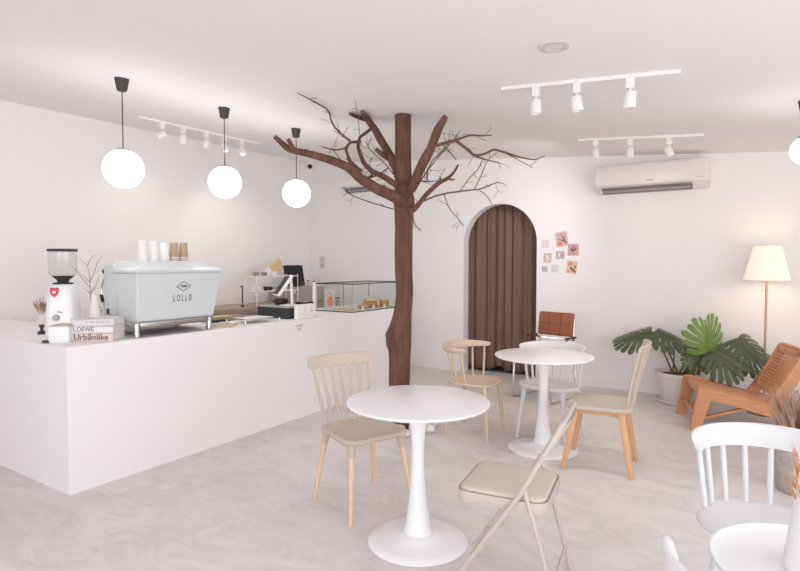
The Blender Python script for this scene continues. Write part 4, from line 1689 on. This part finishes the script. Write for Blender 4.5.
lathe(bm, [(.001, .605), (.088, .605), (.091, .61), (.091, .622), (.001, .624)], 40, c=(0, .015, 0))
obj('hopper_lid', bm, 'charcoal', t, ang=50)
bm = B()
lathe(bm, [(.001, 0), (.021, 0), (.019, .018), (.001, .02)], 24)
bm.transform(Matrix.Translation((-.008, -.102, .165)) @ Matrix.Rotation(PI / 2, 4, 'X'))
obj('timer_knob', bm, 'grey_box', t, ang=50)
bm = B()
tube(bm, [(.0, -.104, .205), (.03, -.108, .198)], .0035, 8)
obj('lever', bm, 'grey_box', t)
# red shield badge
bm = B()
sh = [(-.026, .026), (-.013, .03), (0, .026), (.013, .03), (.026, .026), (.026, 0), (.018, -.02), (0, -.036), (-.018, -.02), (-.026, 0)]
prism(bm, sh, .003, Matrix.Translation((-.022, -.0868, .335)) @ Matrix.Rotation(R(-5), 4, 'X'))
bd = obj('shield_badge', bm, 'red', t, False)
bm = B()
blob(bm, -.022, .333, .011, .008, -.0886)
blob(bm, -.022, .318, .006, .010, -.0875)
obj('shield_emblem', bm, 'paper_cup', bd, False)
bm = B()
box(bm, (.012, -.098, .055), (.13, .075, .115), None, .012)
obj('dosing_tray', bm, 'white', t, ang=50)
bm = B()
prism(bm, [(-.06, .112), (.075, .112), (.06, .124), (.02, .13), (-.02, .122)], .06, Matrix.Translation((.01, -.130, 0)))
obj('coffee_grounds', bm, 'kraft', t, False)
bm = B()
box(bm, (-.062, -.12, .012), (.05, .03, .016), None, .003)
obj('foot_pad', bm, 'black', t, False)

# small things left of the grinder
P = atz(42, 334, CZ)
t = thing('coffee_tamper', 'small black tamper lying left of the grinder', 'tamper', (P.x, P.y, CZ))
bm = B()
lathe(bm, [(0, 0), (.029, 0), (.029, .018), (.012, .026), (.010, .045), (.018, .055), (.016, .07), (0, .072)], 24)
obj('tamper_body', bm, 'charcoal', t, ang=50)
P = atz(43, 325, CZ)
t = thing('bud_vase', 'small pale vase behind the grinder', 'vase', (P.x - .02, P.y, CZ))
bm = B()
lathe(bm, [(0, 0), (.035, 0), (.042, .03), (.035, .07), (.018, .09), (.02, .10), (.014, .10), (.014, .08), (0, .02)], 24)
obj('vase_body', bm, 'ceramic', t, ang=50)
grass('dried_flower', (P.x - .02, P.y, CZ + .03), 'dry_grass', 'tiny dried flower sprig in the small vase behind the grinder', 16, .2, .05, .006, 21, .008, .0012)

# ================================================================== BOOKS
b0, b1 = atz(69.4, 341.8, CZ), atz(112.8, 341.4, CZ)
bd_ = (b1 - b0)
bw = bd_.length
bang = math.atan2(bd_.y, bd_.x)


def book(z, h, w_, d_, m, label, off, title=None, rot=0):
    c = b0 + (bd_ / bw) * (bw * .5 + off)
    nrm = Vector((-bd_.y, bd_.x, 0)).normalized()
    c = c + nrm * (d_ / 2)
    t = thing('book', label, 'book', (c.x, c.y, z), bang + rot)
    bm = B()
    box(bm, (0, 0, .003), (w_, d_, .006))
    box(bm, (0, 0, h - .003), (w_, d_, .006))
    box(bm, (0, -d_ / 2 + .004, h / 2), (w_, .008, h), None, .002)
    obj('cover', bm, m, t, False)
    bm = B()
    box(bm, (0, .004, h / 2), (w_ - .01, d_ - .012, h - .013))
    obj('pages', bm, 'pages', t, False)
    if title:
        s, size, mm, sx, dx, bo = title
        text('title_lettering', s, size, Matrix.Translation((dx, -d_ / 2 - .0006, h / 2)) @ Matrix.Rotation(PI / 2, 4, 'X'), mm, t, sx, bold=bo)
    return t


pxm = 1 / 148.0
hz = CZ
book(hz, .057, bw, .20, 'pink_paper', 'thick pink book with dark title, lowest of the stack beside the grinder', 0, ('Urb\u0101nlike', .053, 'ink_brown', 1.05, 0, .0009))
hz += .0575
book(hz, .047, bw * 1.0, .19, 'book_white', 'white book titled in thin capitals, middle of the stack', .003, ('LOEWE', .040, 'ink', 1.0, -.05, 0))
hz += .0475
tb_ = book(hz, .05, bw * .99, .185, 'book_grey', 'pale grey book, topmost of the stack under the twig vase', .006, None, R(2))
bm = B()
for k, wl in enumerate((.022, .03, .018, .026, .02)):
    box(bm, (-.035 + k * .034, -.0931, .026), (wl, .0012, .006))
obj('small_print', bm, 'ink_soft', tb_, False)
hz += .0505
c = b0 + (bd_ / bw) * (bw * .45)
nrm = Vector((-bd_.y, bd_.x, 0)).normalized()
c = c + nrm * .09
t = thing('twig_vase', 'slim cream vase standing on the stacked books', 'vase', (c.x, c.y, hz))
bm = B()
lathe(bm, [(0, 0), (.034, 0), (.036, .004), (.030, .07), (.022, .13), (.017, .155), (.013, .155), (.018, .12), (.025, .06), (0, .02)], 32)
obj('vase_body', bm, 'ceramic', t, ang=50)
t = thing('bare_twig', 'thin bare grey twig standing in the slim cream vase', 'twig', (c.x, c.y, hz + .06))
bm = B()
DT = (Vector((c.x, c.y, hz)) - E0).dot(vF)
tt = lambda x, y, o_=0.0: atd(x, y, DT + o_) - t.location
base_px = (90.6, 302)
for pl in ([(90.6, 303, 0), (90.3, 292, 0), (90, 282, .01), (89, 272, .02), (87.3, 266, .02), (83, 261, .03), (79, 257, .05)],
           [(87.5, 266, .02), (90, 259, .0), (95, 254.5, -.03)],
           [(90.2, 281, .01), (94, 273, .0), (97.5, 262, -.02), (102.5, 255, -.04)],
           [(90.3, 288, .0), (83, 279, -.03), (76, 270, -.05), (69, 264, -.06)],
           [(90, 283, .01), (84, 276, -.01), (78, 271, -.02)],
           [(91, 293, .0), (96, 285, .03), (100, 274, .05)],
           [(90.6, 294, 0), (88, 291, .01), (85, 289, .02)]):
    P_ = [tt(*p) for p in pl]
    tube(bm, P_, [.0028 - .0018 * i / (len(P_) - 1) for i in range(len(P_))], 6)
obj('twig_branches', bm, mat('grey_twig', (.28, .22, .20), .8), t)
# glass jars behind the books
for i, (px, py, r, h, lb) in enumerate(((98, 322, .035, .13, 'tall clear glass jar behind the stacked books'), (103.5, 320.5, .028, .09, 'short clear glass jar next to the coffee machine'),
                                        (80, 323, .03, .05, 'short dark-lidded jar behind the stacked books'))):
    P = atz(px, py, CZ) if i < 2 else atz(83, 327, CZ)
    t = thing('glass_jar', lb, 'jar', (P.x, P.y, CZ))
    bm = B()
    lathe(bm, [(.001, .003), (r - .002, .003), (r, .01), (r, h * .85), (r * .8, h), (r * .76, h), (r * .94, h * .84), (r * .94, .012), (.001, .008)], 28)
    obj('jar_body', bm, 'thin_glass', t, ang=50)
    bm = B()
    lathe(bm, [(.001, h), (r * .84, h), (r * .84, h + .012), (.001, h + .014)], 28)
    obj('lid', bm, 'charcoal' if i == 2 else 'steel', t, ang=50)

# ================================================================== TILL AREA
t = thing('cash_drawer', 'black-fronted cash drawer on the counter under the tablet', 'cash drawer', (-3.895, 3.945, CZ))
bm = B()
box(bm, (0, 0, .055), (.42, .34, .10), None, .004)
obj('drawer_body', bm, 'charcoal', t, False)
bm = B()
box(bm, (0, 0, .109), (.43, .35, .008), None, .002)
obj('drawer_lid', bm, 'grey_box', t, False)
DZ = CZ + .113
P = Vector((-3.86, 3.93, DZ))
t = thing('tablet_stand', 'white till stand holding a tablet tilted away on the cash drawer', 'tablet stand', (P.x, P.y, DZ))
dt = (P - E0).dot(vF)
tq = lambda x, y, o_=0.0: atd(x, y, dt + o_) - P
bm = B()
box(bm, (.03, .0, .006), (.13, .13, .012), None, .004)
obj('foot_plate', bm, 'white_metal', t, ang=40)
bm = B()
a_, b_ = Vector((.075, .0, .008)), Vector((.035, .02, .30))
bar(bm, a_, b_, .02, .080, .02, .045, up=cF, bev=.005)
arm = obj('arm', bm, 'white_metal', t, ang=40)
bm = B()
bar(bm, a_.lerp(b_, .3) - cF * .012, a_.lerp(b_, .68) - cF * .012, .004, .014, up=cF)
obj('cable_slot', bm, 'grey_box', arm, False)
q = Matrix.Translation((-.035, -.015, .195)) @ Matrix.Rotation(front(-.5, -.86), 4, 'Z') @ Matrix.Rotation(R(-36), 4, 'X')
bm = B()
box(bm, (0, 0, 0), (.215, .02, .235), None, .006)
bm.transform(q)
obj('tablet_case', bm, 'white_metal', t, ang=40)
bm = B()
box(bm, (-.025, -.0115, 0), (.155, .003, .215), None, .001)
bm.transform(q)
obj('screen', bm, 'screen', t, False)
t = thing('receipt_printer', 'rounded black receipt printer on the cash drawer left of the tablet arm', 'printer', (-3.99, 3.98, DZ))
bm = B()
box(bm, (0, 0, .035), (.10, .12, .068), None, .024, 4)
obj('printer_body', bm, 'black', t, ang=60)
bm = B()
box(bm, (0, -.02, .069), (.06, .004, .003))
obj('paper_slot', bm, 'grey_box', t, False)
t = thing('card_reader', 'flat black card reader on the cash drawer behind the calendar', 'card reader', (-3.735, 4.05, DZ))
bm = B()
box(bm, (0, 0, .018), (.12, .13, .034), None, .007)
obj('reader_body', bm, 'black', t, ang=60)
bm = B()
box(bm, (.01, 0, .037), (.05, .09, .004))
obj('keypad', bm, 'grey_box', t, False)
# calendar block, "16", facing the customer
t = thing('desk_calendar', 'white block calendar showing 16 at the counter edge', 'calendar', (-3.632, 3.93, CZ))
bm = B()
box(bm, (0, 0, .069), (.045, .235, .135), None, .003)
obj('block', bm, 'paper_cup', t, False)
for ch, dy in (('1', -.045), ('6', .045)):
    text('date_numeral', ch, .07, face_mtx((.0228, dy + .03, .08), 1, 0), 'ink_soft', t, .9, bold=-.0006)
bm = B()
for k in range(6):
    box(bm, (.0228, -.01 + k * .016, .032), (.001, .009, .003))
obj('small_print', bm, 'ink_soft', t, False)
bm = B()
box(bm, (-.014, .1225, .069), (.016, .01, .13))
obj('back_holder', bm, 'charcoal', t, False)

# clear acrylic riser and boards on the bar
t = thing('acrylic_riser', 'low clear acrylic riser with steel feet beside the cash drawer', 'display riser', (-3.77, 3.42, CZ))
bm = B()
box(bm, (0, 0, .034), (.27, .44, .006))
obj('plate', bm, 'thin_glass', t, False)
bm = B()
box(bm, (-.02, .02, .040), (.20, .28, .005))
obj('menu_sheet', bm, 'pages', t, False)
for sx in (-1, 1):
    for sy in (-1, 1):
        bm = B()
        tube(bm, [(sx * .12, sy * .2, 0), (sx * .12, sy * .2, .034)], .008, 10)
        obj('foot', bm, 'chrome', t)
t = thing('serving_board', 'pale wooden board lying on the counter right of the coffee machine', 'board', (-3.77, 3.07, CZ), R(38))
bm = B()
box(bm, (0, 0, .007), (.22, .22, .013), None, .003)
obj('board', bm, 'board', t, False)
t = thing('menu_stack', 'dark folder lying on the counter behind the wooden board', 'folder', (-4.16, 3.38, CZ), R(3))
bm = B()
box(bm, (0, 0, .010), (.26, .42, .019), None, .002)
obj('folder_cover', bm, 'charcoal', t, False)
t = thing('serving_tray', 'brown wooden tray lying on the dark folder', 'tray', (-4.17, 3.36, CZ + .0195), R(-4))
bm = B()
box(bm, (0, 0, .006), (.22, .36, .012), None, .003)
obj('tray_plate', bm, 'board', t, False)
bm = B()
for s_ in (-1, 1):
    box(bm, (s_ * .105, 0, .016), (.01, .36, .012), None, .002)
    box(bm, (0, s_ * .175, .016), (.2, .01, .012), None, .002)
obj('tray_rim', bm, 'bar_wood', t, False)
t = thing('serving_tray', 'thin grey wooden tray left of the cash drawer', 'tray', (-4.2, 3.82, CZ), R(0))
bm = B()
box(bm, (0, 0, .014), (.17, .30, .026), None, .003)
obj('tray_plate', bm, 'bar_wood', t, False)
bm = B()
box(bm, (.0, 0, .030), (.13, .25, .006), None, .002)
obj('lining', bm, 'charcoal', t, False)

# faucet on the back bar
P = Vector((-5.56, 4.86, 0))
fz = BZ
t = thing('water_tap', 'slim dark tap standing on the back bar', 'tap', (P.x, P.y, fz))
bm = B()
h_ = .27
tube(bm, [(0, 0, 0), (0, 0, .02), (0, 0, .021), (0, 0, h_)], [.022, .022, .009, .008], 12)
tube(bm, [(0, 0, h_ - .02), (-.0, -.012, h_ - .005), (.0, -.035, h_ - .012)], .008, 10, smooth=1)
obj('spout', bm, 'charcoal', t, ang=50)
bm = B()
lathe(bm, [(.001, .01), (.02, .012), (.024, .03), (.016, .045), (.001, .048)], 16)
obj('valve', bm, 'steel', t)

# wire rack with cups
def BB(px, py, dep):
    return atd(px, py, dep)


r0_, r1_ = Vector((-5.5, 4.95, 0)), Vector((-5.5, 5.70, 0))
rxd = Vector((r1_.x - r0_.x, r1_.y - r0_.y, 0))
rl = rxd.length
rang = math.atan2(rxd.y, rxd.x)
t = thing('wire_rack', 'white wire shelf rack with two tiers on the back bar', 'rack', ((r0_.x + r1_.x) / 2, (r0_.y + r1_.y) / 2, BZ), rang)
rk = t
h2 = .41
for sx in (-1, 1):
    for sy in (-1, 1):
        bm = B()
        tube(bm, [(sx * rl / 2, sy * .11, 0), (sx * rl / 2, sy * .11, h2)], .006, 8)
        obj('post', bm, 'white_metal', t)
for z in (.19, .385):
    bm = B()
    for sy in (-1, 1):
        tube(bm, [(-rl / 2, sy * .11, z), (rl / 2, sy * .11, z)], .006, 8)
    for sx in (-1, 1):
        tube(bm, [(sx * rl / 2, -.11, z), (sx * rl / 2, .11, z)], .006, 8)
    for k in range(17):
        x = -rl / 2 + rl * k / 16
        tube(bm, [(x, -.11, z), (x, .11, z)], .0025, 6)
    obj('wire_shelf', bm, 'white_metal', t)
rc = Matrix.Translation(rk.location) @ Matrix.Rotation(rang, 4, 'Z')


def small_cup(px_frac, y, z, r, h, m, label, cat='cup', name='drinking_glass', group=None):
    P_ = rc @ Vector(((px_frac - .5) * rl, y, z + (0)))
    c_ = thing(name, label, cat, P_, 0, group)
    b_ = B()
    lathe(b_, [(.001, 0), (r * .75, 0), (r * .8, .004), (r, h), (r * .94, h), (r * .74, .008), (.001, .008)], 24)
    obj('cup_body', b_, m, c_, ang=50)
    if name == 'coffee_cup':
        b_ = B()
        tube(b_, [(r * .9, 0, h * .8), (r * 1.45, 0, h * .75), (r * 1.4, 0, h * .35), (r * .8, 0, h * .25)], .004, 6, smooth=1)
        obj('handle', b_, m, c_)
    return c_


zt1, zt2 = .391, .196
small_cup(.12, 0, zt1, .045, .055, 'steel', 'steel pitcher on the top tier of the rack, leftmost', 'pitcher', 'milk_pitcher')
small_cup(.30, .0, zt1, .04, .05, 'bar_wood', 'brown cup on the top tier of the rack', 'cup', 'coffee_cup')
small_cup(.52, -.02, zt1, .045, .06, 'white_metal', 'white mug in front of the round plate on the rack', 'cup', 'coffee_cup')
small_cup(.07, 0, zt2, .026, .06, 'paper_cup', 'white cup on the lower tier of the rack, leftmost', 'cup', 'coffee_cup')
small_cup(.19, 0, zt2, .026, .06, 'paper_cup', 'white cup on the lower tier of the rack, second from the left', 'cup', 'coffee_cup')
small_cup(.34, 0, zt2, .032, .055, 'charcoal', 'dark cup on the lower tier of the rack', 'cup', 'coffee_cup')
small_cup(.45, 0, zt2, .026, .05, 'seam', 'dark brown cup next to the dark cup on the rack', 'cup', 'coffee_cup')
small_cup(.12, 0, .002, .04, .13, 'thin_glass', 'tall drinking glass under the rack, left', 'glass')
small_cup(.42, 0, .002, .042, .12, 'thin_glass', 'drinking glass under the rack, middle', 'glass')
P_ = rc @ Vector(((.46 - .5) * rl, .06, zt1))
t = thing('round_plate', 'round white plate standing on the rack top', 'plate', P_, rang)
bm = B()
lathe(bm, [(.001, 0), (.05, 0), (.062, .008), (.06, .011), (.048, .004), (.001, .004)], 32)
bm.transform(Matrix.Translation((0, 0, .062)) @ Matrix.Rotation(R(80), 4, 'X'))
obj('plate_disc', bm, 'paper_cup', t, ang=50)
P_ = rc @ Vector(((.70 - .5) * rl, .085, zt1))
t = thing('cutting_board', 'tan wooden board leaning tilted on the rack top', 'board', P_, rang)
bm = B()
box(bm, (0, 0, 0), (.24, .014, .16), None, .004)
bm.transform(Matrix.Translation((0, 0, .118)) @ Matrix.Rotation(R(-30), 4, 'Y'))
obj('board', bm, 'tan_board', t, ang=40)

# grey appliance with monitor and jars, far end of the back bar
gl, ga = .56, R(44)
t = thing('bar_appliance', 'grey boxy appliance on the back bar under the till monitor', 'appliance', (-5.73, 6.05, BZ), 0)
bm = B()
box(bm, (0, 0, .113), (.58, .56, .205), None, .006)
obj('housing', bm, 'grey_box', t, False)
for sx in (-1, 1):
    bm = B()
    box(bm, (sx * .14, -.282, .115), (.26, .006, .17))
    obj('front_panel', bm, 'grey_box', t, False)
bm = B()
box(bm, (.22, -.287, .15), (.035, .003, .04))
obj('paper_label', bm, 'paper_cup', t, False)
for sx in (-1, 1):
    for sy in (-1, 1):
        bm = B()
        lathe(bm, [(.001, 0), (.015, 0), (.015, .012), (.001, .012)], 12, c=(sx * .25, sy * .24, 0))
        obj('foot', bm, 'charcoal', t)
GZ = BZ + .216
P_ = Vector((-5.78, 6.0, GZ))
t = thing('till_monitor', 'black till monitor seen from behind on the grey appliance', 'monitor', P_, ga)
bm = B()
vs = [(-.10, -.04, .015), (.185, -.04, .015), (.185, .03, .015), (-.10, .03, .015), (-.13, -.10, .305), (.145, -.10, .305), (.145, -.06, .32), (-.13, -.06, .32)]
add_faces(bm, vs, [(3, 2, 1, 0), (4, 5, 6, 7), (0, 1, 5, 4), (1, 2, 6, 5), (2, 3, 7, 6), (3, 0, 4, 7)])
bmesh.ops.bevel(bm, geom=list(bm.edges), offset=.008, segments=2, affect='EDGES')
obj('monitor_shell', bm, 'black', t, ang=40)
bm = B()
lathe(bm, [(.001, 0), (.09, 0), (.09, .012), (.03, .018), (.001, .018)], 28, c=(.04, 0, 0))
obj('monitor_foot', bm, 'charcoal', t, ang=50)
bm = B()
box(bm, (.03, -.085, .17), (.06, .012, .05), Euler((R(12), 0, 0)))
obj('port_cover', bm, 'charcoal', t, False)
for i, (fx, r, h) in enumerate(((5.90, .022, .07), (6.02, .02, .085), (6.14, .022, .07))):
    P_ = Vector((-5.49, fx, GZ))
    t = thing('glass_jar', 'small glass jar with dark lid on the grey appliance, %s' % ('nearest the monitor', 'middle of three', 'nearest the glass case')[i], 'jar', P_)
    bm = B()
    lathe(bm, [(.001, 0), (r, 0), (r, h * .8), (r * .7, h), (r * .66, h), (r * .93, h * .78), (r * .93, .004), (.001, .004)], 20)
    obj('jar_body', bm, 'thin_glass', t, ang=50)
    bm = B()
    lathe(bm, [(.001, h), (r * .8, h), (r * .8, h + .016), (.001, h + .016)], 20)
    obj('lid', bm, 'ink_brown', t, ang=50)

# ================================================================== GLASS DISPLAY CASE
kx0, kx1, ky0, ky1 = -4.30, -3.605, 4.66, 5.66
d = ray(352.5, 311)
ky0 = (E0 + d * (kx1 / d.x)).y
d = ray(315, 305)
kx0 = (E0 + d * (ky0 / d.y)).x
hk = .305
t = thing('display_case', 'glass pastry display case on the far end of the counter', 'display case', ((kx0 + kx1) / 2, (ky0 + ky1) / 2, CZ))
wx, wy = kx1 - kx0, ky1 - ky0
bm = B()
box(bm, (0, 0, .006), (wx, wy, .012))
obj('case_floor', bm, 'paper_cup', t, False)
for nm, c, s in (('front_pane', (wx / 2 - .004, 0, hk / 2), (.005, wy - .01, hk - .02)), ('side_pane', (0, -wy / 2 + .004, hk / 2), (wx - .01, .005, hk - .02)),
                 ('side_pane', (0, wy / 2 - .004, hk / 2), (wx - .01, .005, hk - .02)), ('sliding_door', (-wx / 2 + .004, -wy / 4, hk / 2), (.005, wy / 2, hk - .02)),
                 ('sliding_door', (-wx / 2 + .012, wy / 4, hk / 2), (.005, wy / 2, hk - .02)), ('top_pane', (0, 0, hk - .004), (wx - .01, wy - .01, .005))):
    bm = B()
    box(bm, c, s)
    obj(nm, bm, 'thin_glass', t, False)
bm = B()
cn = [(-wx / 2, -wy / 2), (wx / 2, -wy / 2), (wx / 2, wy / 2), (-wx / 2, wy / 2)]
for k in range(4):
    a_, b_ = cn[k], cn[(k + 1) % 4]
    bar(bm, (*a_, hk), (*b_, hk), .008, .010)
    bar(bm, (*a_, .006), (*b_, .006), .008, .010)
obj('edge_trim', bm, 'charcoal', t, False)
bm = B()
for x_, y_ in ((wx / 2, -wy / 2), (wx / 2, wy / 2), (-wx / 2, wy / 2), (-wx / 2, 0)):
    bar(bm, (x_, y_, 0), (x_, y_, hk), .008, .008, up=(0, 1, 0))
obj('corner_post', bm, 'grey_box', t, False)
bm = B()
box(bm, (-wx / 2 + .0, -wy / 2 - .004, hk / 2 + .004), (.035, .035, hk + .012), None, .003)
obj('white_post', bm, 'white_metal', t, False)
bm = B()
box(bm, (-wx / 2 + .22, -wy / 2 + .012, .15), (.006, .01, .02))
box(bm, (wx * .06, -wy / 2 + .012, .15), (.02, .012, .014))
box(bm, (wx * .12, -wy / 2 + .012, .15), (.02, .012, .014))
obj('latch', bm, 'charcoal', t, False)
KZ = CZ + .012
t = thing('print_card', 'grey card with a coral figure standing inside the glass case', 'card', (kx0 + .13, ky0 + .10, KZ), R(8))
bm = B()
box(bm, (0, 0, .115), (.14, .004, .23))
obj('card_board', bm, 'frosted', t, False)
bm = B()
blob(bm, 0, .155, .030, .038, -.003)
blob(bm, .008, .085, .045, .05, -.0032)
obj('coral_print', bm, 'coral', t, False)
bm = B()
blob(bm, -.003, .155, .012, .015, -.0040)
obj('pale_print', bm, 'pastry_pale', t, False)


def tray(X, Y, w_, d_, m, label):
    t_ = thing('pastry_tray', label, 'tray', (X, Y, KZ), R(90))
    b_ = B()
    box(b_, (0, 0, .005), (w_, d_, .009), None, .003)
    obj('tray_plate', b_, m, t_, False)
    return t_


tray(-3.80, ky0 + .19, .24, .30, 'tan_board', 'round-cornered wooden tray with small biscuits at the near end of the case')
tray(-3.80, ky0 + .62, .42, .30, 'board', 'wooden tray under the filled buns in the middle of the case')


def bun(X, Y, z, r, h, label, topped=True, m='pastry', k=0):
    t_ = thing('filled_bun', label, 'pastry', (X, Y, z), k)
    b_ = B()
    bmesh.ops.create_icosphere(b_, subdivisions=3, radius=1)
    for v in b_.verts:
        n_ = 1 + .14 * noise.noise(v.co * 2.2 + Vector((k * 3, k, 0)))
        v.co = Vector((v.co.x * r * 1.1, v.co.y * r, max(-.8, v.co.z) * h / 1.8 + h * .445)) * n_
    obj('bun_body', b_, m, t_, ang=180)
    if topped:
        b_ = B()
        for j in range(5):
            a = 2 * PI * j / 5 + k
            s_ = bmesh.ops.create_icosphere(b_, subdivisions=2, radius=1)
            for v in s_['verts']:
                v.co = Vector((v.co.x * r * .6 + math.cos(a) * r * .55, v.co.y * r * .6 + math.sin(a) * r * .55, v.co.z * h * .18 + h * .98))
        obj('topping', b_, 'pastry_pale', t_, ang=180)
    return t_


TZ = KZ + .0095
bun(-3.71, ky0 + .33, TZ, .052, .055, 'golden croissant at the near end of the wooden trays', False, k=1)
bun(-3.75, ky0 + .56, TZ, .062, .085, 'golden topped bun, left one of the pair in the glass case', True, k=2)
bun(-3.72, ky0 + .76, TZ, .058, .08, 'dark golden topped bun, right one of the pair in the glass case', True, k=3)
bun(-3.88, ky0 + .66, TZ, .055, .10, 'tall topped bun standing behind the pair in the glass case', True, k=4)
for i, (X, Y) in enumerate(((-3.84, ky0 + .10), (-3.78, ky0 + .16), (-3.74, ky0 + .23))):
    bun(X, Y, TZ, .026, .022, 'small flat biscuit on the near tray, %s' % ('farthest left', 'middle one', 'nearest the croissant')[i], False, 'pastry_pale', 5 + i)
for i, (X, Y) in enumerate(((-3.63, ky0 + .22), (-3.63, ky0 + .42), (-3.63, ky0 + .64))):
    t = thing('price_tag', 'small white price card at the case front, %s' % ('before the croissant', 'before the left bun', 'before the right bun')[i], 'price tag', (X, Y, KZ))
    bm = B()
    box(bm, (0, 0, .021), (.003, .045, .042))
    obj('card_face', bm, 'paper_cup', t, False)
    bm = B()
    box(bm, (-.008, 0, .003), (.02, .045, .003))
    obj('card_foot', bm, 'paper_cup', t, False)
